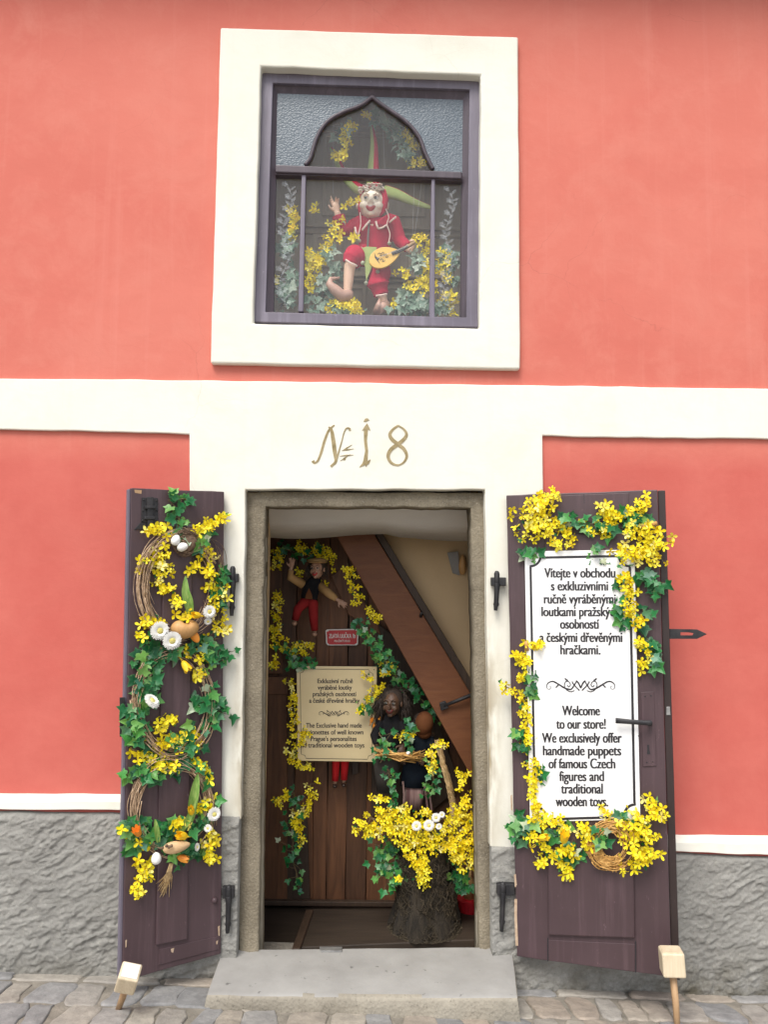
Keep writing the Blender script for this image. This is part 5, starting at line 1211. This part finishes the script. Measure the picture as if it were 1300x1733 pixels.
plank_bar([(560, 975), (580, 960), (640, 1055), (645, 1075), (590, 1040)], 'plank', PY-.025, name='brace')
plank_bar([(592, 1240), (607, 1240), (607, 1308), (596, 1312)], 'plank_dark', PY-.018)
plank_bar([(480, 1380), (520, 1380), (525, 1525), (478, 1525)], 'plank_dark', PY-.016); plank_bar([(633, 1050), (700, 1100), (780, 1330), (700, 1400), (628, 1380)], 'plank_dark', PY-.02)
plank_bar([(430, 1524), (820, 1528), (820, 1536), (430, 1532)], 'plank_dark', PY-.05, name='skirting', d=.03)
# floor and raised hatch
mb = MB(); zf = pz0+.0
v = [(-.95, .004), (1.1, .004), (1.1, 1.5), (-.95, 1.5)]
mb.prism([V((x, y, zf-.004)) for x, y in v], (0, 0, -.03)); tag(mb.build('floor', 'floor'), kind='structure')
hat = thing('floor_platform', 'low wooden platform on the shop floor under the tree stump', 'platform', at(640, 1580, .5))
def fpt(px, py, z):
    d = ray(px, py); return CAM+d*((z-CAM.z)/d.z)
zp = zf+.05
mb = MB(); a, b, c, d = fpt(530, 1537, zp), fpt(830, 1545, zp), fpt(830, 1588, zp), fpt(508, 1602, zp); mb.prism([V((p.x, p.y, zp)) for p in (a, b, c, d)], (0, 0, -.045)); mb.build('platform_top', 'floor', hat, bevel=.004)
mb = MB(); e = fpt(518, 1538, zp+.012); f_ = fpt(494, 1604, zp+.012); g_ = fpt(508, 1604, zp+.012); h_ = fpt(531, 1538, zp+.012); mb.prism([V((p.x, p.y, zp+.012)) for p in (e, h_, g_, f_)], (0, 0, -.05)); mb.build('platform_rim', 'plank_dark', hat, bevel=.003)
# plaster slope behind the beam and the beam itself
sl = thing('plaster_slope', 'warm beige plaster stair side to the right of the big brown beam', 'plaster wall', at(740, 1200, .72))
mb = MB(); n = 10; P = [(600, 880), (840, 880), (840, 1400), (800, 1330)]
mb.prism([at(600, 870, .66), at(850, 870, .62), at(850, 1360, .62), at(806, 1330, .66)], (0, .02, 0)); mb.build('plaster_face', 'beige', sl)
bm_ = thing('stair_beam', 'broad red brown wooden beam slanting down across the doorway', 'beam', at(690, 1150, .5))
BYY = .55
mb = MB(); mb.prism(pxs(W(BYY), [(560, 890), (624, 888), (860, 1278), (860, 1425)]), (0, .05, 0)); mb.build('beam_face', 'beam', bm_, bevel=.004)
mb = MB(); mb.prism(pxs(W(BYY+.015), [(620, 880), (634, 880), (866, 1262), (866, 1290)]), (0, .05, 0)); mb.build('beam_edge', 'plank_dark', bm_, bevel=.003)
q = plank_bar([(744, 1190), (754, 1186), (760, 1198), (747, 1203)], 'iron', BYY-.02, bm_, 'clamp', .0195)
mb = MB(); mb.tube([W(BYY-.015).pt(752, 1194), W(BYY-.03).pt(775, 1185), W(BYY-.03).pt(812, 1170)], [.007, .008, .009], 8); mb.build('clamp_rod', 'iron', q, smooth=True)
mb = MB(); mb.tube([W(BYY).pt(712, 1043), W(BYY-.03).pt(714, 1036)], [.008, .006], 8); mb.build('peg', 'iron', bm_, smooth=True)
fx = thing('wall_fitting', 'small oval brown carved fitting on the beige plaster', 'fitting', at(783, 972, .6))
mb = MB(); c = at(783, 955, .60); mb.ell(c, (.018, .02, .05), None, 16, 12, lambda p: V((p.x*(1-.25*p.z), p.y, p.z))); mb.build('carved_shell', 'clay', fx, smooth=True)
mb = MB(); mb.prism(pxs(W(.612), [(757, 935), (776, 933), (778, 974), (766, 970)]), (0, .004, 0)); mb.build('shadow_patch', 'slab', fx, bevel=.002)  # flat grey patch standing in for the fitting's shadow
# boards with writing
SY = .61
sg = thing('shop_sign', 'cream board with notched black border and text about hand made puppets, inside the doorway', 'sign', at(570, 1288, SY))
S_ = W(SY)
mb = MB(); mb.prism(pxs(S_, [(502, 1127), (638, 1128), (635, 1289), (504, 1287)]), (0, .006, 0)); mb.build('board', 'board_cream', sg, bevel=.001)
mb = MB(); o = [(513, 1132)]+[(625, 1133)]+arcpx(632, 1133.5, 7, 180, 270)[::1][:1]
bo = [(515, 1132), (624, 1132.5), (626, 1137), (631, 1139.5), (629.5, 1277), (624, 1279), (622, 1284.5), (518, 1283), (516, 1278), (510, 1276), (508, 1139), (513, 1137)]
ribbon(mb, S_, bo+[bo[0]], .0022, .0012, .0008); mb.build('border', 'ink', sg)
mb = MB()
for txt, xl, xr, y in (('Exkluzivní ručně', 537.5, 597, 1153), ('vyráběné loutky', 538, 595.5, 1164), ('pražských osobností', 529.6, 603, 1175), ('a české dřevěné hračky', 523.6, 608.5, 1186), ('The Exclusive hand made', 518, 612, 1228), ('merionettes of well known', 510, 615, 1239.5), ("Prague's personalites", 526, 603.5, 1250.6), ('and traditional wooden toys', 505, 616.5, 1261.5)):
    write(mb, txt, S_, xl, xr, y, .031, .0016, .0006)
flourish(mb, S_, 565, 1207, .45, .0016, .0019); mb.build('lettering', 'ink', sg)
studs('screw', S_, [(633, 1133), (631, 1284), (507, 1132)], .0022, .001, 'iron', sg)
rs = thing('street_sign', 'small red enamel street name plate with white lettering on the brown boards', 'street sign', at(579, 1092, PY-.02))
R_ = W(PY-.012)
mb = MB(); mb.prism(pxs(R_, [(551, 1067), (554, 1065), (603, 1064), (607, 1067), (606, 1090), (603, 1092), (555, 1092), (552, 1089)]), (0, .006, 0)); mb.build('plate', 'enamel_white', rs, bevel=.001)
mb = MB(); mb.prism(pxs(R_, [(553, 1069), (556, 1068), (557, 1066.5), (601, 1066), (602.5, 1067.5), (605, 1068), (604, 1088), (602, 1089), (600, 1090.5), (557, 1090.7), (556, 1089), (554, 1088)], .0006), (0, .0006, 0)); mb.build('red_field', 'red_enamel', rs)
mb = MB(); write(mb, 'ZLATÁ ULIČKA 1b', R_, 557, 601.5, 1077, .030, .001, .0005); write(mb, 'PRAŽSKÝ HRAD', R_, 566, 592.5, 1085, .0155, .001, .0002); mb.build('lettering', 'enamel_white', rs)

# ---------------------------------------------------------------- puppets hanging inside
def puppet(label, Y, J, hh, skin, top, legs, hair='hair_dark', hat=None, shoe='shoe_dark', hands=True, nose=1.6, turn=0, gr='marionettes hung inside the doorway', vest=None, face=True, wild=0):
    t = thing('marionette', label, 'marionette', at(*J['base'], Y), gr); p = lambda k, dy=0: at(*J[k], Y+dy)
    rot = Matrix.Rotation(R(turn), 3, 'Z'); hc = p('head', -.02); mb = MB(); head(mb, hc, hh, rot, .92, nose)
    ch, pe = p('chest'), p('pelvis'); nk = hc+V((0, .01, -hh*.42)); mb.tube([nk, nk.lerp(ch, .5), ch, pe], [hh*.17, hh*.2, hh*.38, hh*.33], 12, flat=.7, flatdir=(0, 1, 0))
    for s in 'LR':
        limb(mb, [p('s'+s), p('e'+s, -.03), p('w'+s, -.04)], (hh*.15, hh*.09))
        if 'k'+s in J: limb(mb, [p('h'+s), p('k'+s, -.02), p('a'+s, -.01)], (hh*.2, hh*.1))
        if hands:
            d = p('w'+s, -.04)-p('e'+s, -.03); hand(mb, p('w'+s, -.04), d, V((0, -1, 0)), hh*.62, .25, .35, 1 if s == 'R' else -1)
    mb.build('body', skin, t, remesh=max(.0026, hh*.024))
    if face: features(t, hc, hh, rot, 'lip' if skin != 'dark_skin' else 'dimmed_lip', hair, 'dimmed_eye')
    mb = MB(); mb.ell(hc+V((0, hh*.12, hh*.12)), (hh*.46, hh*.42, hh*.46), None, 16, 10)
    r_ = random.Random(int(J['head'][0]))
    for i in range(40):
        a = r_.uniform(-.2, math.pi+.2); c = hc+V((math.cos(a)*hh*.45, hh*.1*math.sin(a), hh*.2)); mb.tube([c, c+V((r_.uniform(-.2, .2)*hh, -.02*hh, -.3*hh)), c+V((r_.uniform(-.3, .3)*hh, .05*hh, -r_.uniform(.5, .8)*hh))], [hh*.04, hh*.03, hh*.012], 5)
    for i in range(wild):
        a = r_.uniform(-.9, math.pi+.9); c = hc+V((math.cos(a)*hh*.36, hh*(.05+.12*r_.random()), hh*.12+math.sin(a)*hh*.36)); o_ = V((math.cos(a)*r_.uniform(.2, .5), r_.uniform(-.25, .2), math.sin(a)*.3-r_.uniform(0, .5)))*hh
        mb.tube([c, c+o_*.5+V((r_.uniform(-.1, .1)*hh, 0, .08*hh)), c+o_+V((r_.uniform(-.1, .1)*hh, 0, -r_.uniform(0, .5)*hh))], [hh*.03, hh*.022, hh*.008], 4)
    mb.build('hair', hair, t, smooth=True)
    mb = MB(); mb.tube([nk, ch.lerp(nk, .4), ch, pe], [hh*.25, hh*.42, hh*.46, hh*.42], 14, flat=.7, flatdir=(0, 1, 0))
    if not vest:
        for s in 'LR': mb.tube([p('s'+s), p('e'+s, -.03), p('w'+s, -.04).lerp(p('e'+s, -.03), .2)], [hh*.22, hh*.19, hh*.14], 10)
    mb.build('jacket', top, t, remesh=max(.0032, hh*.03))
    if vest:
        for s in 'LR':
            mb = MB(); mb.tube([p('s'+s), p('e'+s, -.03), p('w'+s, -.04).lerp(p('e'+s, -.03), .25)], [hh*.24, hh*.21, hh*.15], 10); mb.build('sleeve', vest, t, smooth=True)
    for s in 'LR':
        if 'k'+s in J:
            mb = MB(); mb.tube([p('pelvis'), p('h'+s), p('k'+s, -.02), p('a'+s, -.01).lerp(p('k'+s, -.02), .15)], [hh*.3, hh*.28, hh*.23, hh*.18], 12); mb.build('trouser_leg', legs, t, smooth=True)
            mb = MB(); a = p('a'+s, -.01); mb.ell(a+V((0, -hh*.12, -hh*.08)), (hh*.13, hh*.28, hh*.12), None, 12, 8); mb.build('shoe', shoe, t, smooth=True)
    if hat:
        mb = MB(); mb.ell(hc+V((0, 0, hh*.42)), (hh*.52, hh*.5, hh*.16), None, 18, 8); mb.ell(hc+V((hh*.03, -hh*.3, hh*.36)), (hh*.5, hh*.42, hh*.05), None, 16, 6); mb.build('flat_cap', hat, t, smooth=True)
    return t, p, hc
t, p, hc = puppet('marionette in flat cap, black waistcoat and dark red trousers, arms spread on the boards', .62, dict(base=(525, 1076), head=(537, 963), chest=(526, 997), pelvis=(523, 1014), sL=(513, 989), eL=(491, 976), wL=(493, 961), sR=(541, 991), eR=(560, 1007), wR=(573, 1016), hL=(515, 1020), kL=(504, 1031), aL=(499, 1052), hR=(530, 1022), kR=(531, 1046), aR=(533, 1070)), .092, 'brown_skin', 'black', 'darkred', hat='tan', vest='tan', shoe='brown_skin', turn=-18)
mb = MB(); mb.prism([at(x, y, .555) for x, y in ((523, 995), (528, 1006), (529, 1014), (516, 1013), (518, 1006))], (0, .004, 0)); mb.build('shirt_front', 'scarf', t)
t, p, hc = puppet('marionette almost hidden behind the cream board, its bright red legs showing below', .725, dict(base=(576, 1336), head=(578, 1160), chest=(577, 1205), pelvis=(576, 1245), sL=(560, 1190), eL=(553, 1215), wL=(556, 1240), sR=(596, 1190), eR=(602, 1215), wR=(600, 1240), hL=(570, 1255), kL=(569, 1288), aL=(567, 1326), hR=(583, 1255), kR=(584, 1288), aR=(582, 1324)), .085, 'brown_skin', 'black', 'bright_red')
t, p, hc = puppet('dark faced old woman marionette with wild black hair, holding a twig tray', .56, dict(base=(668, 1340), head=(664, 1190), chest=(662, 1240), pelvis=(660, 1275), sL=(646, 1222), eL=(634, 1246), wL=(638, 1262), sR=(680, 1222), eR=(690, 1246), wR=(684, 1260)), .118, 'dark_skin', 'black', 'greycloth', nose=2.4, turn=-20, wild=170)
mb = MB(); mb.tube([at(660, 1265, .56), at(655, 1300, .56), at(652, 1340, .56)], [.045, .062, .04], 14, flat=.6, flatdir=(0, 1, 0)); mb.build('cloak', 'greycloth', t, smooth=True)
t, p, hc = puppet('marionette in a rust headscarf, dark bodice and striped apron, seen from the side', .58, dict(base=(706, 1365), head=(713, 1226), chest=(713, 1258), pelvis=(706, 1290), sL=(700, 1248), eL=(690, 1264), wL=(686, 1276), sR=(728, 1248), eR=(732, 1268), wR=(722, 1280)), .088, 'dark_skin', 'navy', 'navy', turn=-78)
mb = MB(); mb.ell(hc+V((.012, -.004, .006)), (.044, .050, .056), Matrix.Rotation(R(12), 3, 'Y'), 18, 12); mb.ell(hc+V((.014, .004, -.036)), (.036, .038, .03), None, 14, 8); mb.build('headscarf', 'scarf', t, smooth=True)
mb = MB()
P = [at(704, 1282, .58), at(702, 1300, .57), at(700, 1330, .57)]
mb.tube(P, [.040, .056, .062], 18, flat=.6, flatdir=(0, 1, 0)); mb.build('skirt', 'navy', t, smooth=True)
mb = MB(); mb.tube([at(702, 1322, .565), at(701, 1345, .565), at(699, 1368, .565)], [.045, .046, .044], 18, flat=.55, flatdir=(0, 1, 0)); mb.build('apron', 'pinkstripe', t, smooth=True)
for P in ([(682, 1322), (684, 1345), (683, 1362)], [(722, 1325), (728, 1350), (731, 1372)], [(718, 1325), (722, 1352), (724, 1370)]):
    mb = MB(); mb.tube([at(x, y, .535) for x, y in P], .005, 6, flat=.3, flatdir=(0, 1, 0)); mb.build('ribbon', 'pinkstripe', t)
# twig tray with an egg, tulips stuck beside it
tray = thing('twig_tray', 'shallow tray of orange brown twigs carried by the old woman marionette', 'tray', at(680, 1287, .49), None)
rg = random.Random(12); mb = MB(); T_ = W(.49)
for i in range(42):
    x0, x1 = 636+rg.uniform(-4, 20), 718+rg.uniform(-22, 4); y0 = 1272+rg.uniform(-7, 6); mb.tube([T_.pt(x0, y0, rg.uniform(-.03, .03)), T_.pt((x0+x1)/2, 1281+rg.uniform(-7, 7), rg.uniform(-.03, .05)), T_.pt(x1, y0+rg.uniform(0, 14), rg.uniform(-.03, .03))], [.002, .003, .002], 5)
mb.build('twigs', 'straw', tray, smooth=True)
egg(tray, T_, 691, 1274, 4.5, 30, .03)
tb = thing('tulip_bunch', 'bunch of orange tulips at the right edge of the cream board', 'tulips', at(637, 1240, .58))
for x, y, r in ((629, 1219, 6), (634, 1229, 7), (641, 1226, 6), (642, 1217, 5)): tulip(tb, W(.58), x, y, r*1.15, 80+x-635, .03, 'tulip_o')
mb = MB(); mb.tube([at(634, 1232, .56), at(640, 1262, .55)], [.012, .016], 8); mb.build('bunch_stems', 'raffia', tb, smooth=True)
# straw bough, stump, flowers
bo_ = thing('straw_bough', 'crooked straw wrapped bough rising from the tree stump', 'bough', at(762, 1400, .45))
rg = random.Random(2); mb = MB(); c = crv([at(x, y, .47) for x, y in ((741, 1252), (748, 1285), (757, 1315), (764, 1345), (767, 1370), (763, 1410))], 6)
mb.tube(c, [.010+.004*noise.noise(p*40) for p in c], 9)
for i in range(120):
    k = rg.randrange(len(c)-3); a = rg.uniform(0, 6.28); r_ = .013; mb.tube([c[k]+V((math.cos(a)*r_, math.sin(a)*r_, 0)), c[k+1]+V((math.cos(a+.6)*r_*1.15, math.sin(a+.6)*r_*1.15, 0)), c[k+3]+V((math.cos(a+1.3)*r_*1.1, math.sin(a+1.3)*r_*1.1, 0))], [.0016, .0018, .0009], 4)
mb.build('wrapped_straw', 'raffia', bo_)
stp = thing('tree_stump', 'dark straw covered tree stump standing on the low platform', 'stump', at(718, 1575, .45))
SC = fpt(718, 1572, zp); SCy = SC.y
axis = lambda z: V((SC.x+.0+.01*math.sin(z*8), SCy+.03, z))
mb = MB(); zs = [zp, zp+.04, zp+.12, zp+.22, zp+.32, zp+.40]; rs_ = [.150, .142, .120, .112, .116, .122]
vs = []
for z, r_ in zip(zs, rs_):
    vs.append([mb.bm.verts.new(axis(z)+V((math.cos(a), math.sin(a), 0))*r_*(1+.16*noise.noise(V((math.cos(a)*2, math.sin(a)*2, z*2)))+.07*math.sin(a*9+z*5))) for a in [2*math.pi*k/40 for k in range(40)]])
for a, b in zip(vs, vs[1:]):
    for k in range(40): mb.f([a[k], a[(k+1) % 40], b[(k+1) % 40], b[k]])
mb.f(vs[-1]); M['bark'] = mat('dark_straw_bark', (.016, .012, .008), (.042, .032, .021), 14, .95, (90, 1, .01), stretch=(3, 3, .6)); mb.build('trunk', 'bark', stp, smooth=True)
rg = random.Random(77); mb = MB()
for i in range(700):
    z = zp+.4*rg.random()**1.3; a = rg.uniform(math.pi, 2*math.pi); r_ = .125+.03*max(0, 1-(z-zp)/.08); L = rg.uniform(.03, .10); P = []
    for k in range(4): aa = a+rg.uniform(-.12, .12)*k; zz_ = max(zp+.002, z-L*k/3); P.append(axis(zz_)+V((math.cos(aa), math.sin(aa), 0))*(r_+.010*math.sin(k*2+i)+.004))
    mb.tube(P, .0011, 3, cap=False)
M['dry'] = mat('dry_straw', (.025, .019, .011), (.07, .052, .03), 40, .9); o = mb.build('straw_coat', 'dry', stp); o['kind'] = 'stuff'
fl = thing('flower_mound', 'big mound of forsythia, ivy and white daisies on top of the tree stump', 'flowers', at(720, 1440, .4))
FP = W(SCy-.085); g = Garland(fl, FP, 61, LM, .0150, .026)
g.stroke('Y', [(604, 1398), (625, 1400), (650, 1402), (680, 1410)], 12, 70); g.stroke('Y', [(640, 1375), (660, 1378), (690, 1388)], 12, 40); g.stroke('Y', [(690, 1395), (720, 1400), (745, 1415), (775, 1430)], 16, 80); g.stroke('Y', [(770, 1400), (790, 1410), (800, 1440)], 20, 80); g.stroke('Y', [(705, 1440), (712, 1460), (716, 1490)], 11, 44); g.stroke('Y', [(688, 1425), (695, 1445)], 9, 16); g.stroke('Y', [(764, 1440), (785, 1465)], 9, 20); g.stroke('Y', [(632, 1350), (655, 1352)], 5, 10); g.stroke('Y', [(680, 1365), (690, 1372)], 6, 8); g.stroke('Y', [(716, 1375), (728, 1372)], 6, 8); g.stroke('Y', [(672, 1490), (682, 1485)], 4, 6)
g.stroke('Y', [(625, 1385), (660, 1392), (700, 1385)], 16, 46); g.stroke('Y', [(690, 1415), (715, 1425), (740, 1432)], 14, 50); g.stroke('Y', [(755, 1425), (780, 1445), (800, 1465)], 15, 44); g.stroke('Y', [(702, 1450), (720, 1470), (712, 1495)], 12, 34); g.stroke('Y', [(750, 1385), (775, 1378), (800, 1395)], 13, 36); g.stroke('Y', [(730, 1262), (730, 1290), (728, 1308)], 7, 22); g.stroke('Y', [(742, 1255), (752, 1260)], 6, 8); g.stroke('Y', [(772, 1305), (785, 1310), (782, 1335)], 6, 14); g.stroke('Y', [(770, 1370), (795, 1350), (800, 1380)], 9, 24)
g.done(); g = Garland(fl, W(SCy-.01), 62, LM, .015, .027, 90)
g.stroke('G', [(635, 1430), (665, 1440), (640, 1470), (670, 1480), (690, 1450)], 20, 85); g.stroke('G', [(660, 1500), (675, 1490)], 8, 8); g.stroke('G', [(770, 1470), (785, 1500), (795, 1470)], 14, 40); g.done()
for x, y, r in ((705, 1397, 8.5), (726, 1396, 9.8), (738, 1383, 8), (748, 1378, 5.5), (743, 1398, 5.5)): daisy(fl, FP, x, y, r*1.12, .075)
bk = thing('red_tub', 'small red tub with a tan bottle half hidden at the right door jamb', 'tub', at(795, 1552, .4))
c = fpt(797, 1548, zp); c.y += .05
mb = MB(); mb.tube([c, c+V((0, 0, .055))], [.05, .058], 18); mb.build('tub', 'red_enamel', bk, smooth=False, bevel=.002)
mb = MB(); mb.tube([c+V((0, 0, .05)), c+V((0, 0, .13)), c+V((0, 0, .15)), c+V((0, 0, .18))], [.026, .026, .011, .011], 14); mb.build('bottle', 'tan', bk, smooth=True)
# garlands on the boards
def ig(label, strokes, Y, seed):
    t = thing('boards_garland', label, 'garland', at(*strokes[0][1][0], Y), 'garlands pinned inside the doorway'); g = Garland(t, W(Y), seed, LM, .0150, .024)
    for s in strokes: g.stroke(*s[:4], off=(.01, .05))
    g.done()
ig('forsythia garland along the top of the boards above the flat capped marionette', [('Y', [(500, 925), (525, 930), (550, 935), (562, 950)], 11, 60), ('Y', [(462, 935), (475, 930), (466, 960)], 9, 26), ('Y', [(505, 968), (512, 972)], 4, 5), ('Y', [(545, 990), (555, 998)], 6, 10), ('G', [(470, 925), (500, 935), (540, 930)], 12, 30)], .68, 71)
ig('forsythia garland down the left edge of the boards', [('Y', [(475, 1005), (468, 1040), (466, 1075), (470, 1095)], 9, 50), ('Y', [(480, 1090), (500, 1100), (525, 1095)], 11, 40), ('Y', [(465, 1115), (462, 1130)], 6, 12), ('G', [(470, 1080), (490, 1110), (520, 1105)], 12, 24)], .70, 72)
ig('forsythia garland hanging over the left edge of the cream board', [('Y', [(490, 1150), (498, 1190), (500, 1230), (505, 1265)], 9, 60), ('Y', [(512, 1232), (522, 1246), (512, 1262)], 6, 14), ('Y', [(488, 1275), (505, 1285), (520, 1300)], 9, 30), ('Y', [(525, 1325), (528, 1350), (515, 1370), (505, 1390), (508, 1430)], 8, 50), ('Y', [(476, 1352), (483, 1340), (470, 1365)], 7, 18), ('Y', [(497, 1375), (500, 1395)], 7, 14), ('G', [(490, 1130), (505, 1125), (535, 1122)], 6, 16), ('G', [(495, 1340), (500, 1360), (495, 1440), (505, 1500)], 15, 50)], .63, 73)
ig('dry sprigs and ivy drooping round the two marionettes beside the cream board', [('G', [(640, 1240), (655, 1262), (645, 1290)], 12, 26), ('G', [(690, 1215), (697, 1240), (690, 1262)], 9, 22), ('Y', [(672, 1240), (690, 1246), (700, 1238)], 8, 14), ('G', [(725, 1290), (735, 1320), (722, 1345)], 11, 26), ('G', [(655, 1300), (668, 1340), (660, 1360)], 12, 26)], .50, 77)
ig('dark ivy spreading between the slanting beam and the old woman marionette', [('G', [(640, 1110), (665, 1140), (690, 1165)], 16, 44), ('G', [(690, 1160), (715, 1185), (735, 1215)], 14, 36), ('Y', [(645, 1120), (668, 1133)], 6, 8)], .66, 76)
ig('forsythia sprigs along the left edge of the slanting beam', [('Y', [(588, 955), (600, 1000), (608, 1015), (600, 1018)], 8, 30), ('Y', [(625, 1030), (640, 1055)], 7, 16), ('Y', [(590, 970), (598, 975)], 4, 6), ('G', [(605, 1052), (625, 1075), (645, 1095), (655, 1130)], 13, 50)], .52, 74)
ig('forsythia spray reaching over the right edge of the cream board', [('Y', [(635, 1168), (622, 1185), (610, 1200)], 7, 18), ('Y', [(648, 1138), (655, 1140)], 5, 9), ('Y', [(617, 1140), (628, 1152)], 4, 6), ('G', [(632, 1185), (622, 1196), (612, 1200)], 7, 14), ('Y', [(640, 1160), (644, 1185)], 6, 12)], .58, 75)
